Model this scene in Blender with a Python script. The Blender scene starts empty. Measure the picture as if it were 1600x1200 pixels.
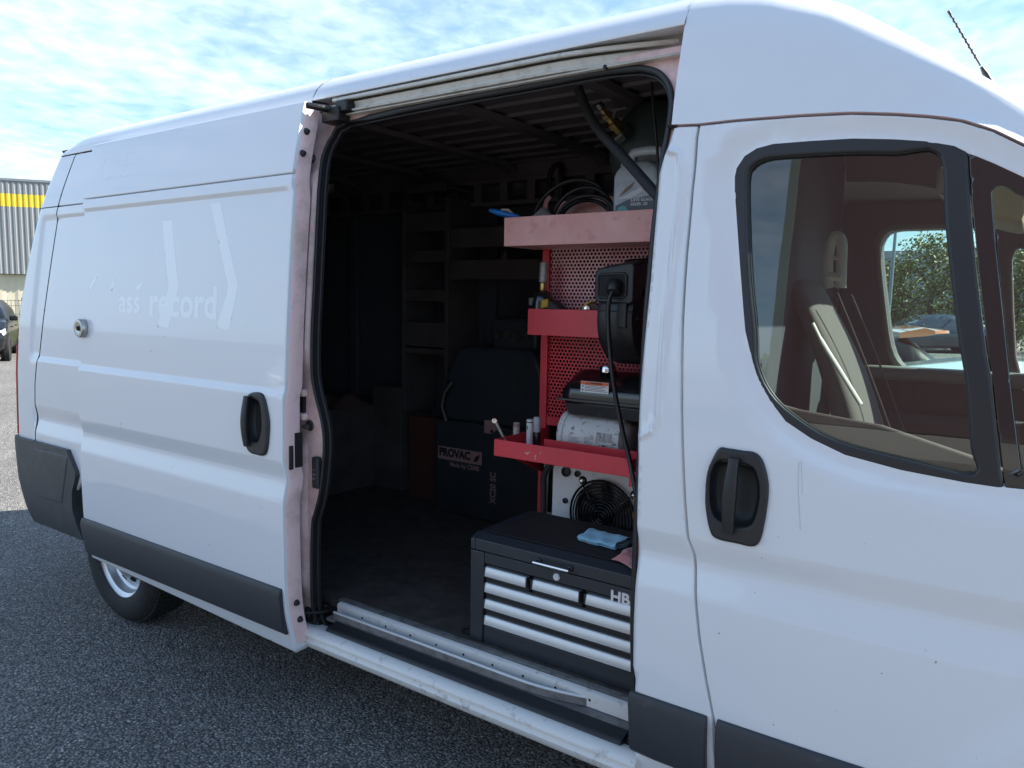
import bpy, bmesh, math, random
import numpy as np
from mathutils import Matrix, Vector
from mathutils.geometry import delaunay_2d_cdt
R = math.radians
scene = bpy.context.scene
col = scene.collection
random.seed(7)

# ------------------------------------------------------------------ camera
cd = bpy.data.cameras.new('camera')
cam = bpy.data.objects.new('camera', cd); col.objects.link(cam)
cam.matrix_world = Matrix([[0.815199, -0.077179, 0.574016, 0.88], [0.578912, 0.078387, -0.811613, -1.83], [0.017644, 0.993931, 0.108581, 1.65], [0, 0, 0, 1]])
cd.sensor_width = 36.0; cd.sensor_fit = 'HORIZONTAL'; cd.lens = 26.775
cd.clip_start = 0.05; cd.clip_end = 2000
scene.camera = cam

# ------------------------------------------------------------------ daylight
SUN_AZ = Vector((0.80, 0.60, 0)).normalized(); SUN_EL = R(40)
sdir = Vector((SUN_AZ.x*math.cos(SUN_EL), SUN_AZ.y*math.cos(SUN_EL), math.sin(SUN_EL)))
world = bpy.data.worlds.new('World'); scene.world = world; world.use_nodes = True
nt = world.node_tree; nt.nodes.clear()
def wn(t, **k):
    n = nt.nodes.new(t)
    for a, b in k.items(): setattr(n, a, b)
    return n
def wl(a, b): nt.links.new(a, b)
def wmath(op, a, b=None, clamp=False):
    n = wn('ShaderNodeMath', operation=op, use_clamp=clamp)
    for i, v in enumerate((a, b)):
        if v is None: continue
        if isinstance(v, (int, float)): n.inputs[i].default_value = v
        else: wl(v, n.inputs[i])
    return n.outputs[0]
sky = wn('ShaderNodeTexSky', sky_type='NISHITA', sun_disc=False)
sky.sun_elevation = SUN_EL; sky.sun_rotation = math.atan2(SUN_AZ.x, SUN_AZ.y)
sky.air_density = 1.0; sky.dust_density = 0.6; sky.ozone_density = 1.6
tc = wn('ShaderNodeTexCoord')
sep = wn('ShaderNodeSeparateXYZ'); wl(tc.outputs['Generated'], sep.inputs[0])
zc = wmath('ADD', wmath('MAXIMUM', sep.outputs[2], 0.0), 0.10)
px_ = wmath('DIVIDE', sep.outputs[0], zc); py_ = wmath('DIVIDE', sep.outputs[1], zc)
cmb = wn('ShaderNodeCombineXYZ'); wl(px_, cmb.inputs[0]); wl(py_, cmb.inputs[1])
def wnoise(scale, detail, rough, dist=0.0, off=(0, 0, 0), vec=None, sc=(1, 1, 1), rot=0.0):
    mp = wn('ShaderNodeMapping'); mp.inputs['Location'].default_value = off
    mp.inputs['Scale'].default_value = sc; mp.inputs['Rotation'].default_value = (0, 0, rot)
    wl(vec or cmb.outputs[0], mp.inputs['Vector'])
    n = wn('ShaderNodeTexNoise'); n.inputs['Scale'].default_value = scale; n.inputs['Detail'].default_value = detail
    n.inputs['Roughness'].default_value = rough; n.inputs['Distortion'].default_value = dist
    wl(mp.outputs[0], n.inputs['Vector']); return n.outputs[0]
big = wnoise(0.36, 4, 0.5, 0.2, (1.3, 4.4, 0))
cell = wnoise(13.0, 3, 0.5, 0.35, (0, 0, 2.0), sc=(1.0, 0.8, 1), rot=0.4)
fine = wnoise(3.2, 6, 0.6, 0.2, (5, 2, 0), sc=(1, .8, 1), rot=0.5)
high = wn('ShaderNodeMapRange'); high.interpolation_type = 'SMOOTHSTEP'; high.inputs['From Min'].default_value = .22; high.inputs['From Max'].default_value = .75; high.inputs['To Max'].default_value = -.42; wl(sep.outputs[2], high.inputs['Value'])
# cover = big layer broken into small altocumulus cells
cov = wmath('ADD', wmath('ADD', wmath('MULTIPLY', big, 1.9), high.outputs[0]), wmath('ADD', wmath('MULTIPLY', cell, 0.62), wmath('MULTIPLY', fine, 0.92)))
mr = wn('ShaderNodeMapRange'); mr.interpolation_type = 'SMOOTHSTEP'
mr.inputs['From Min'].default_value = 1.22; mr.inputs['From Max'].default_value = 2.10
wl(cov, mr.inputs['Value'])
shade = wn('ShaderNodeMapRange'); shade.inputs['From Min'].default_value = 1.7; shade.inputs['From Max'].default_value = 2.5
shade.inputs['To Min'].default_value = 0.80; shade.inputs['To Max'].default_value = 1.0
wl(cov, shade.inputs['Value'])
ccol = wn('ShaderNodeMixRGB'); ccol.inputs[1].default_value = (2.15, 2.9, 3.9, 1); ccol.inputs[2].default_value = (3.55, 4.3, 5.3, 1)
wl(shade.outputs[0], ccol.inputs[0])
mixc = wn('ShaderNodeMixRGB'); mr.inputs['To Min'].default_value = .14; mr.inputs['To Max'].default_value = .97; wl(mr.outputs[0], mixc.inputs[0])
skt = wn('ShaderNodeMixRGB', blend_type='MULTIPLY'); skt.inputs[0].default_value = 1.0; skt.inputs[2].default_value = (.43, .60, .69, 1); wl(sky.outputs[0], skt.inputs[1]); wl(skt.outputs[0], mixc.inputs[1]); wl(ccol.outputs[0], mixc.inputs[2])
bg = wn('ShaderNodeBackground'); bg.inputs['Strength'].default_value = 0.075
wl(mixc.outputs[0], bg.inputs['Color'])
wo = wn('ShaderNodeOutputWorld'); wl(bg.outputs[0], wo.inputs[0])

sl = bpy.data.lights.new('sun', 'SUN'); sl.energy = 3.0; sl.angle = R(0.55); sl.color = (1.0, 0.93, 0.83)
so = bpy.data.objects.new('sun', sl); col.objects.link(so)
so.rotation_euler = sdir.to_track_quat('Z', 'Y').to_euler(); so.location = (0, 0, 30)

vs = scene.view_settings
vs.view_transform = 'Standard'; vs.look = 'None'; vs.gamma = 1.0; vs.exposure = 2.2; vs.use_curve_mapping = False
scene.cycles.max_bounces = 8; scene.cycles.transparent_max_bounces = 12
scene.cycles.caustics_reflective = False; scene.cycles.caustics_refractive = False

# ------------------------------------------------------------------ helpers: objects
def wm(o):
    m = Matrix.LocRotScale(o.location, o.rotation_euler, o.scale)
    if o.parent: return wm(o.parent) @ o.matrix_parent_inverse @ m
    return m
def link(o, parent=None):
    col.objects.link(o)
    if parent is not None:
        o.parent = parent; o.matrix_parent_inverse = wm(parent).inverted()
    return o
def tag(o, label=None, cat=None, group=None, kind=None):
    if label: o['label'] = label
    if cat: o['category'] = cat
    if group: o['group'] = group
    if kind: o['kind'] = kind
    return o
def thing(name, label, cat, loc=(0, 0, 0), group=None):
    o = bpy.data.objects.new(name, None); o.empty_display_size = 0.1; o.location = loc
    col.objects.link(o); return tag(o, label, cat, group)
def copy_tree(o, parent=None):
    c = o.copy(); col.objects.link(c)
    if parent is not None: c.parent = parent
    for ch in list(o.children): copy_tree(ch, c)
    return c

class MB:
    def __init__(s): s.v = []; s.f = []; s.m = []; s.mi = 0
    def add(s, vs_, fs):
        b = len(s.v); s.v += [tuple(p) for p in vs_]
        for f in fs: s.f.append([i+b for i in f]); s.m.append(s.mi)
        return s
    def box(s, x0, x1, y0, y1, z0, z1):
        v = [(x, y, z) for x in (x0, x1) for y in (y0, y1) for z in (z0, z1)]
        return s.add(v, [(0, 1, 3, 2), (4, 6, 7, 5), (0, 4, 5, 1), (2, 3, 7, 6), (0, 2, 6, 4), (1, 5, 7, 3)])
    def obox(s, c, ax, ay, az, hx, hy, hz):
        c = Vector(c); ax = Vector(ax).normalized()*hx; ay = Vector(ay).normalized()*hy; az = Vector(az).normalized()*hz
        v = [c+ax*i+ay*j+az*k for i in (-1, 1) for j in (-1, 1) for k in (-1, 1)]
        return s.add(v, [(0, 1, 3, 2), (4, 6, 7, 5), (0, 4, 5, 1), (2, 3, 7, 6), (0, 2, 6, 4), (1, 5, 7, 3)])
    def loft(s, rings, closed=True, caps=True):
        n = len(rings[0]); v = [p for r in rings for p in r]; f = []
        for i in range(len(rings)-1):
            for j in range(n if closed else n-1):
                k = (j+1) % n
                f.append((i*n+j, i*n+k, (i+1)*n+k, (i+1)*n+j))
        if caps and closed:
            f.append(tuple(range(n-1, -1, -1))); f.append(tuple((len(rings)-1)*n+j for j in range(n)))
        return s.add(v, f)
    def tube(s, pts, r, n=12, closed=False, caps=True, flat=None):
        P = [Vector(p) for p in pts]; rings = []; m = len(P); up = None
        for i in range(m):
            if closed: t = (P[(i+1) % m]-P[i-1]).normalized()
            else: t = (P[min(i+1, m-1)]-P[max(i-1, 0)]).normalized()
            if up is None:
                up = Vector((0, 0, 1)) if abs(t.z) < .9 else Vector((0, 1, 0))
            a = (up - t*up.dot(t)).normalized(); b = t.cross(a); up = a
            rr = r[i] if isinstance(r, (list, tuple)) else r
            fa, fb = flat or (1, 1)
            rings.append([P[i]+a*math.cos(2*math.pi*k/n)*rr*fa+b*math.sin(2*math.pi*k/n)*rr*fb for k in range(n)])
        if closed: rings.append(rings[0]); caps = False
        return s.loft(rings, True, caps)
    def cyl(s, p0, p1, r, r1=None, n=24):
        return s.tube([p0, p1], [r, r if r1 is None else r1], n)
    def lathe(s, prof, o, axis, n=32, caps=True):
        o = Vector(o); t = Vector(axis).normalized()
        u = Vector((0, 0, 1)) if abs(t.z) < .9 else Vector((1, 0, 0))
        a = (u-t*u.dot(t)).normalized(); b = t.cross(a)
        return s.loft([[o+t*h+(a*math.cos(2*math.pi*k/n)+b*math.sin(2*math.pi*k/n))*max(r_, 1e-4) for k in range(n)] for r_, h in prof], True, caps)
    def prism(s, poly, fn, d0, d1):
        return s.loft([[fn(a, b, d0) for a, b in poly], [fn(a, b, d1) for a, b in poly]], True, True)
    def sheet(s, rows): return s.loft(rows, closed=False, caps=False)
    def build(s, name, mat, parent=None, smooth=40, bevel=0.0, segs=2, recalc=True):
        me = bpy.data.meshes.new(name); me.from_pydata([tuple(p) for p in s.v], [], s.f); me.validate()
        for mm in (mat if isinstance(mat, (list, tuple)) else [mat]): me.materials.append(mm)
        if len(me.polygons) == len(s.m): me.polygons.foreach_set('material_index', s.m)
        if recalc:
            bm = bmesh.new(); bm.from_mesh(me); bmesh.ops.recalc_face_normals(bm, faces=bm.faces); bm.to_mesh(me); bm.free()
        if smooth:
            me.polygons.foreach_set('use_smooth', [True]*len(me.polygons)); me.set_sharp_from_angle(angle=R(smooth))
        me.update()
        o = bpy.data.objects.new(name, me); link(o, parent)
        if bevel:
            md = o.modifiers.new('bevel', 'BEVEL'); md.width = bevel; md.segments = segs; md.limit_method = 'ANGLE'; md.angle_limit = R(40)
            md.harden_normals = False
        return o

def smooth_pts(pts, n=6, closed=False):
    """Catmull-Rom through points"""
    P = [np.array(p, float) for p in pts]; m = len(P); out = []
    rng = range(m) if closed else range(m-1)
    for i in rng:
        p1, p2 = P[i], P[(i+1) % m]
        p0 = P[i-1] if (closed or i > 0) else 2*p1-p2
        p3 = P[(i+2) % m] if (closed or i+2 < m) else 2*p2-p1
        for k in range(n):
            t = k/n
            out.append(tuple(.5*((2*p1)+(-p0+p2)*t+(2*p0-5*p1+4*p2-p3)*t*t+(-p0+3*p1-3*p2+p3)*t**3)))
    if not closed: out.append(tuple(P[-1]))
    return out

def text_obj(name, body, size, origin, ux, uy, mat, parent, depth=0.0006, bold=0.0, align='LEFT', sx=1.0):
    cu = bpy.data.curves.new(name, 'FONT'); cu.body = body; cu.size = size; cu.align_x = align; cu.offset = bold; cu.extrude = depth
    cu.resolution_u = 3
    tmp = bpy.data.objects.new('tmp', cu); col.objects.link(tmp)
    dg = bpy.context.evaluated_depsgraph_get()
    me = bpy.data.meshes.new_from_object(tmp.evaluated_get(dg)); bpy.data.objects.remove(tmp); bpy.data.curves.remove(cu)
    ux = Vector(ux).normalized(); uy = Vector(uy).normalized(); uz = ux.cross(uy)
    M4 = Matrix.Translation(origin) @ Matrix((ux, uy, uz)).transposed().to_4x4() @ Matrix.Diagonal((sx, 1, 1, 1))
    me.transform(M4); me.materials.clear(); me.materials.append(mat); me.name = name
    o = bpy.data.objects.new(name, me); return link(o, parent)

# ------------------------------------------------------------------ materials
MATS = {}
def mat(name, c, rough=0.5, metal=0.0, spec=0.5, coat=0.0, coat_r=0.03, var=0.0, vscale=6.0, c2=None, bump=0.0, bscale=60.0, dirt=None, emit=None, sheen=0.0, rvar=0.0):
    m = bpy.data.materials.new(name); m.use_nodes = True; t = m.node_tree; b = t.nodes['Principled BSDF']
    b.inputs['Base Color'].default_value = (*c, 1); b.inputs['Roughness'].default_value = rough; b.inputs['Metallic'].default_value = metal
    b.inputs['Specular IOR Level'].default_value = spec; b.inputs['Coat Weight'].default_value = coat; b.inputs['Coat Roughness'].default_value = coat_r
    b.inputs['Sheen Weight'].default_value = sheen
    co = t.nodes.new('ShaderNodeTexCoord')
    def noise(sc, det=6, ro=.6):
        n = t.nodes.new('ShaderNodeTexNoise'); n.inputs['Scale'].default_value = sc; n.inputs['Detail'].default_value = det; n.inputs['Roughness'].default_value = ro
        t.links.new(co.outputs['Object'], n.inputs['Vector']); return n.outputs[0]
    out = None
    if var or c2:
        n = noise(vscale); mr = t.nodes.new('ShaderNodeMapRange'); mr.inputs['From Min'].default_value = .35; mr.inputs['From Max'].default_value = .68; t.links.new(n, mr.inputs[0])
        mx = t.nodes.new('ShaderNodeMixRGB'); t.links.new(mr.outputs[0], mx.inputs[0])
        mx.inputs[1].default_value = (*[v*(1-var) for v in c], 1)
        mx.inputs[2].default_value = (*(c2 if c2 else [min(1, v*(1+var)) for v in c]), 1); out = mx.outputs[0]
    if dirt:
        dc, dsc, lo, hi, amt = dirt
        n = noise(dsc, 9, .7); mr = t.nodes.new('ShaderNodeMapRange'); mr.inputs['From Min'].default_value = lo; mr.inputs['From Max'].default_value = hi
        mr.inputs['To Max'].default_value = amt; t.links.new(n, mr.inputs[0])
        mx = t.nodes.new('ShaderNodeMixRGB'); t.links.new(mr.outputs[0], mx.inputs[0])
        if out: t.links.new(out, mx.inputs[1])
        else: mx.inputs[1].default_value = (*c, 1)
        mx.inputs[2].default_value = (*dc, 1); out = mx.outputs[0]
    if out: t.links.new(out, b.inputs['Base Color'])
    if rvar:
        n = noise(vscale*1.7, 5); mr = t.nodes.new('ShaderNodeMapRange'); mr.inputs['To Min'].default_value = max(.02, rough-rvar); mr.inputs['To Max'].default_value = rough+rvar
        t.links.new(n, mr.inputs[0]); t.links.new(mr.outputs[0], b.inputs['Roughness'])
    if bump:
        n = noise(bscale, 4); bp = t.nodes.new('ShaderNodeBump'); bp.inputs['Strength'].default_value = bump; bp.inputs['Distance'].default_value = 0.004
        t.links.new(n, bp.inputs['Height']); t.links.new(bp.outputs[0], b.inputs['Normal'])
    if emit: b.inputs['Emission Color'].default_value = (*emit[0], 1); b.inputs['Emission Strength'].default_value = emit[1]
    MATS[name] = m; return m
def glass_mat(name, tint, ior=1.5, gain=1.0):
    m = bpy.data.materials.new(name); m.use_nodes = True; t = m.node_tree; t.nodes.clear()
    tr = t.nodes.new('ShaderNodeBsdfTransparent'); tr.inputs[0].default_value = (*tint, 1)
    gl = t.nodes.new('ShaderNodeBsdfGlossy'); gl.inputs['Roughness'].default_value = 0.0
    fr = t.nodes.new('ShaderNodeFresnel'); fr.inputs[0].default_value = ior
    ml = t.nodes.new('ShaderNodeMath'); ml.operation = 'MULTIPLY'; ml.inputs[1].default_value = 2.6*gain; ml.use_clamp = True
    mx = t.nodes.new('ShaderNodeMixShader'); o = t.nodes.new('ShaderNodeOutputMaterial')
    t.links.new(fr.outputs[0], ml.inputs[0]); t.links.new(ml.outputs[0], mx.inputs[0]); t.links.new(tr.outputs[0], mx.inputs[1]); t.links.new(gl.outputs[0], mx.inputs[2])
    t.links.new(mx.outputs[0], o.inputs[0]); return m

paint = mat('white_paint', (.79, .81, .835), .34, spec=.35, coat=.85, coat_r=.012, dirt=((.46, .43, .38), 60, .70, .84, .25))
jamb_paint = mat('jamb_paint', (.84, .60, .575), .5, dirt=((.30, .20, .15), 7, .48, .76, .7), bump=.08, bscale=50)
sill_paint = mat('worn_sill_paint', (.72, .71, .68), .42, coat=.4, dirt=((.22, .18, .14), 26, .56, .74, .7), bump=.06, bscale=60)
rail_metal = mat('painted_rail_metal', (.62, .60, .54), .4, coat=.3, dirt=((.2, .17, .13), 18, .5, .75, .6))
alu = mat('brushed_aluminium', (.74, .76, .76), .42, metal=.35, dirt=((.32, .29, .25), 70, .58, .80, .55), rvar=.1)
black_plastic = mat('black_textured_plastic', (.022, .024, .027), .48, bump=.35, bscale=420, var=.15, vscale=9)
grey_plastic = mat('grey_bumper_plastic', (.052, .056, .06), .5, bump=.3, bscale=380, dirt=((.13, .12, .11), 14, .5, .75, .5))
trim_plastic = mat('scuffed_trim_plastic', (.034, .038, .045), .46, bump=.25, bscale=380, dirt=((.14, .14, .15), 22, .60, .80, .6))
handle_plastic = mat('handle_plastic', (.016, .018, .020), .42, bump=.15, bscale=500)
rubber = mat('door_seal_rubber', (.016, .017, .019), .5, bump=.1, bscale=120)
tyre_m = mat('tyre_rubber', (.02, .02, .021), .75, bump=.3, bscale=140, dirt=((.08, .075, .07), 30, .5, .8, .5))
steel_rim = mat('silver_wheel_steel', (.60, .61, .63), .3, metal=.75, dirt=((.15, .13, .11), 26, .55, .8, .5))
dark_void = mat('dark_cavity', (.012, .012, .013), .8)
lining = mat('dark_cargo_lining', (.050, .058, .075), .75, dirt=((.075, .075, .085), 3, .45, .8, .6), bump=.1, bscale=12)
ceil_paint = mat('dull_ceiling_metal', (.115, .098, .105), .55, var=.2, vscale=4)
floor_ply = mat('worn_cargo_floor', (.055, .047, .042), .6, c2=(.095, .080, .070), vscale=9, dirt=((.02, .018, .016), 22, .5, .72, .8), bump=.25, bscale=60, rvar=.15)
cab_trim = mat('brown_grey_cab_trim', (.085, .070, .070), .6, bump=.15, bscale=240)
cab_grey = mat('grey_cab_plastic', (.22, .215, .20), .5, bump=.1, bscale=300)
cab_light = mat('pale_grey_cab_plastic', (.74, .75, .66), .45)
seat_fab = mat('grey_seat_fabric', (.105, .10, .095), .85, bump=.4, bscale=600, sheen=.2)
red_paint = mat('red_powder_coat', (.68, .048, .068), .36, var=.12, vscale=5, dirt=((.10, .02, .02), 20, .58, .78, .6), rvar=.08)
red_glare_worn = mat('glare_pale_red_paint', (.74, .33, .31), .42, c2=(.84, .50, .47), vscale=5.5, dirt=((.40, .13, .14), 13, .57, .72, .6), rvar=.1)  # pale pinks stand for sky glare on dusty red paint; scuffs are real
red_glare_sheet = mat('glare_pale_red_sheet', (.64, .25, .27), .4, c2=(.80, .55, .55), vscale=4, dirt=((.12, .05, .05), 26, .6, .8, .5))  # same red sheet as below, paled to paint in the glare higher up
chest_paint = mat('charcoal_chest_paint', (.026, .032, .040), .38, dirt=((.09, .085, .08), 30, .6, .8, .4), rvar=.08, bump=.08, bscale=400)
chest_mat = mat('black_ribbed_mat', (.014, .014, .015), .7, bump=.3, bscale=200, dirt=((.05, .045, .04), 8, .5, .8, .6))
chrome = mat('bright_chrome', (.8, .8, .8), .12, metal=1.0)
brass = mat('worn_brass', (.55, .36, .12), .3, metal=1.0, dirt=((.12, .08, .04), 60, .5, .7, .6))
steel_dark = mat('dark_steel', (.14, .135, .13), .4, metal=.8, dirt=((.09, .05, .03), 50, .5, .7, .6))
gloss_black = mat('gloss_black_enamel', (.012, .013, .015), .22, coat=.6, dirt=((.10, .10, .10), 16, .55, .8, .3))
reel_plastic = mat('reel_black_plastic', (.018, .019, .021), .42, bump=.15, bscale=300)
cable_m = mat('black_cable_sheath', (.014, .015, .017), .38)
canister_m = mat('dirty_white_canister', (.66, .66, .63), .4, c2=(.74, .74, .72), vscale=8, dirt=((.10, .085, .07), 34, .56, .66, .9), bump=.1, bscale=70)
canister_end = mat('canister_end_grey', (.30, .28, .27), .5)
white_plate = mat('white_cooler_plate', (.72, .73, .73), .4, dirt=((.2, .17, .14), 14, .55, .75, .7))
tank_green = mat('dark_green_air_tank', (.040, .058, .056), .45, coat=.2, dirt=((.1, .1, .09), 8, .5, .8, .4))
hose_foam = mat('foam_sleeve', (.022, .023, .027), .75, bump=.3, bscale=140)
jug_m = mat('milky_jug_plastic', (.52, .60, .66), .28, coat=.4, var=.08, vscale=12)
blue_plastic = mat('bright_blue_plastic', (.008, .16, .55), .35)
cloth_blue = mat('light_blue_microfibre', (.28, .60, .78), .95, var=.16, vscale=26, bump=.9, bscale=420, sheen=.4)
cloth_pink = mat('dirty_pink_cloth', (.48, .17, .18), .95, c2=(.62, .28, .28), vscale=22, bump=.9, bscale=420, sheen=.4, dirt=((.22, .1, .09), 26, .5, .75, .7))
cloth_grey = mat('grey_rag', (.32, .31, .32), .95, var=.2, vscale=26, bump=.9, bscale=300)
white_label = mat('white_label_print', (.78, .78, .78), .5)
orange_label = mat('orange_label_print', (.78, .17, .05), .5)
black_print = mat('black_print', (.012, .012, .012), .6)
dull_print = mat('dull_pink_print', (.36, .23, .22), .6)
ghost_print = mat('cleaner_paint_ghost', (.875, .90, .925), .28, spec=.45, coat=.85, coat_r=.012)
lens_red = mat('red_tail_lens', (.42, .010, .016), .15, coat=1.0)
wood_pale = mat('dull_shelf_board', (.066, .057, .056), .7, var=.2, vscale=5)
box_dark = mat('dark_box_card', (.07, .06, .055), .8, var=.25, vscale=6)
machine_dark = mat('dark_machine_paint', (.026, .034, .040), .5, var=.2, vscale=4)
machine_orange = mat('dull_orange_panel', (.085, .032, .024), .6)
glass = glass_mat('greenish_cab_glass', (.74, .82, .79))
far_glass = glass_mat('far_cab_glass', (.66, .86, .80), 1.15)
frit = mat('black_glass_border', (.008, .009, .011), .06, coat=1.0, coat_r=.01)

# ground
def asphalt():
    m = bpy.data.materials.new('aggregate_asphalt'); m.use_nodes = True; t = m.node_tree; b = t.nodes['Principled BSDF']
    co = t.nodes.new('ShaderNodeTexCoord')
    def link_(a, c): t.links.new(a, c)
    vo = t.nodes.new('ShaderNodeTexVoronoi'); vo.inputs['Scale'].default_value = 100; vo.inputs['Randomness'].default_value = 1
    nz0 = t.nodes.new('ShaderNodeTexNoise'); nz0.inputs['Scale'].default_value = 60; nz0.inputs['Detail'].default_value = 3
    link_(co.outputs['Object'], nz0.inputs['Vector'])
    mixv = t.nodes.new('ShaderNodeMixRGB'); mixv.inputs[0].default_value = 0.012; link_(co.outputs['Object'], mixv.inputs[1]); link_(nz0.outputs['Color'], mixv.inputs[2])
    link_(mixv.outputs[0], vo.inputs['Vector'])
    rgb = t.nodes.new('ShaderNodeSeparateColor'); link_(vo.outputs['Color'], rgb.inputs[0])
    cr = t.nodes.new('ShaderNodeValToRGB'); e = cr.color_ramp.elements
    e[0].position = 0; e[0].color = (.122, .118, .115, 1); e[1].position = 1; e[1].color = (.70, .675, .63, 1)
    x = cr.color_ramp.elements.new(.55); x.color = (.345, .33, .31, 1)
    x = cr.color_ramp.elements.new(.90); x.color = (.42, .41, .39, 1)
    link_(rgb.outputs[0], cr.inputs[0])
    # gaps between stones are darker binder
    gp = t.nodes.new('ShaderNodeMapRange'); gp.inputs['From Min'].default_value = .18; gp.inputs['From Max'].default_value = .62; gp.inputs['To Min'].default_value = 0; gp.inputs['To Max'].default_value = .72
    link_(vo.outputs['Distance'], gp.inputs[0])
    mg = t.nodes.new('ShaderNodeMixRGB'); link_(gp.outputs[0], mg.inputs[0]); link_(cr.outputs[0], mg.inputs[1]); mg.inputs[2].default_value = (.022, .022, .024, 1)
    n2 = t.nodes.new('ShaderNodeTexNoise'); n2.inputs['Scale'].default_value = 0.9; n2.inputs['Detail'].default_value = 8; n2.inputs['Roughness'].default_value = .65
    link_(co.outputs['Object'], n2.inputs['Vector'])
    r2 = t.nodes.new('ShaderNodeMapRange'); r2.inputs['From Min'].default_value = .3; r2.inputs['From Max'].default_value = .7; r2.inputs['To Min'].default_value = .82; r2.inputs['To Max'].default_value = 1.2
    link_(n2.outputs[0], r2.inputs[0])
    ml = t.nodes.new('ShaderNodeMixRGB'); ml.blend_type = 'MULTIPLY'; ml.inputs[0].default_value = 1
    link_(mg.outputs[0], ml.inputs[1]); link_(r2.outputs[0], ml.inputs[2]); n3 = t.nodes.new('ShaderNodeTexNoise'); n3.inputs['Scale'].default_value = .35; n3.inputs['Detail'].default_value = 5; n3.inputs['Distortion'].default_value = 1.2
    link_(co.outputs['Object'], n3.inputs['Vector'])
    r3 = t.nodes.new('ShaderNodeMapRange'); r3.inputs['From Min'].default_value = .60; r3.inputs['From Max'].default_value = .72; r3.inputs['To Max'].default_value = .45
    link_(n3.outputs[0], r3.inputs[0])
    st_ = t.nodes.new('ShaderNodeMixRGB'); link_(r3.outputs[0], st_.inputs[0]); link_(ml.outputs[0], st_.inputs[1]); st_.inputs[2].default_value = (.05, .048, .047, 1)
    link_(st_.outputs[0], b.inputs['Base Color'])
    b.inputs['Roughness'].default_value = .82; b.inputs['Specular IOR Level'].default_value = .35
    bp = t.nodes.new('ShaderNodeBump'); bp.inputs['Strength'].default_value = 1.0; bp.inputs['Distance'].default_value = .010; bp.invert = True
    link_(vo.outputs['Distance'], bp.inputs['Height']); link_(bp.outputs[0], b.inputs['Normal'])
    return m
ground = MB().sheet([[(x, y, 0) for x in (-600, -30, 30, 600)] for y in (-600, -30, 30, 600)]).build('asphalt_ground', asphalt(), smooth=0)
tag(ground, 'dark asphalt car park with coarse stone aggregate', 'ground', kind='structure')

# ------------------------------------------------------------------ van body surface
_K = np.array([[0.2, 0.075], [0.27, 0.062], [0.3, 0.054], [0.336, 0.042], [0.45, 0.012], [0.574, 0.003], [0.82, 0], [1.04, 0.003], [1.29, 0.007], [1.52, 0.017], [1.8, 0.038], [2.06, 0.061], [2.15, 0.074], [2.36, 0.125], [2.45, 0.165], [2.7, 0.3]])
_zz = np.linspace(.2, 2.7, 2501); _yy = np.interp(_zz, _K[:, 0], _K[:, 1])
_k = np.exp(-.5*(np.arange(-120, 121)/40)**2); _k /= _k.sum()
_yy = np.convolve(np.pad(_yy, 120, mode='edge'), _k, mode='valid')
def bY(z): return np.interp(z, _zz, _yy)
def ss(a, b, x):
    t = np.clip((x-a)/(b-a), 0, 1); return t*t*(3-2*t)
def lc(a, b, x):
    t = np.clip((x-a)/(b-a), 0, 1); return .72*t+.28*t*t*(3-2*t)
def chan(z, d=.017):
    return d*np.where(z > .975, 1-lc(.984, 1.052, z), lc(.890, .970, z))
def poly_d(P, L, closed=True):
    """distance of points P to polyline L"""
    L = np.asarray(L, float); A = L if not closed else L; B = np.roll(L, -1, 0)
    if not closed: A, B = L[:-1], L[1:]
    d = np.full(len(P), 1e9)
    for a, b in zip(A, B):
        ab = b-a; q = max((ab@ab), 1e-12)
        t = np.clip(((P-a)@ab)/q, 0, 1); d = np.minimum(d, np.hypot(*(P-(a+t[:, None]*ab)).T))
    return d
def pip(P, L):
    L = np.asarray(L, float); ins = np.zeros(len(P), bool); x, y = P[:, 0], P[:, 1]; j = len(L)-1
    for i in range(len(L)):
        xi, yi = L[i]; xj, yj = L[j]
        c = ((yi > y) != (yj > y)); 
        with np.errstate(divide='ignore', invalid='ignore'):
            xin = (xj-xi)*(y-yi)/(yj-yi)+xi
        ins ^= c & (x < xin); j = i
    return ins
def dens(L, step):
    L = [np.array(p, float) for p in L]; out = []
    for i in range(len(L)):
        a, b = L[i], L[(i+1) % len(L)]; n = max(1, int(math.ceil(np.hypot(*(b-a))/step)))
        out += [a+(b-a)*k/n for k in range(n)]
    return np.array(out)
def area(L): x, y = np.asarray(L).T; return .5*np.sum(x*np.roll(y, -1)-np.roll(x, -1)*y)
def vnorm(L):   # outward vertex normals of a CCW loop
    e = np.roll(L, -1, 0)-L; n = np.stack([e[:, 1], -e[:, 0]], 1); n /= np.maximum(np.hypot(*n.T), 1e-9)[:, None]
    v = n+np.roll(n, 1, 0); return v/np.maximum(np.hypot(*v.T), 1e-6)[:, None]

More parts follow.
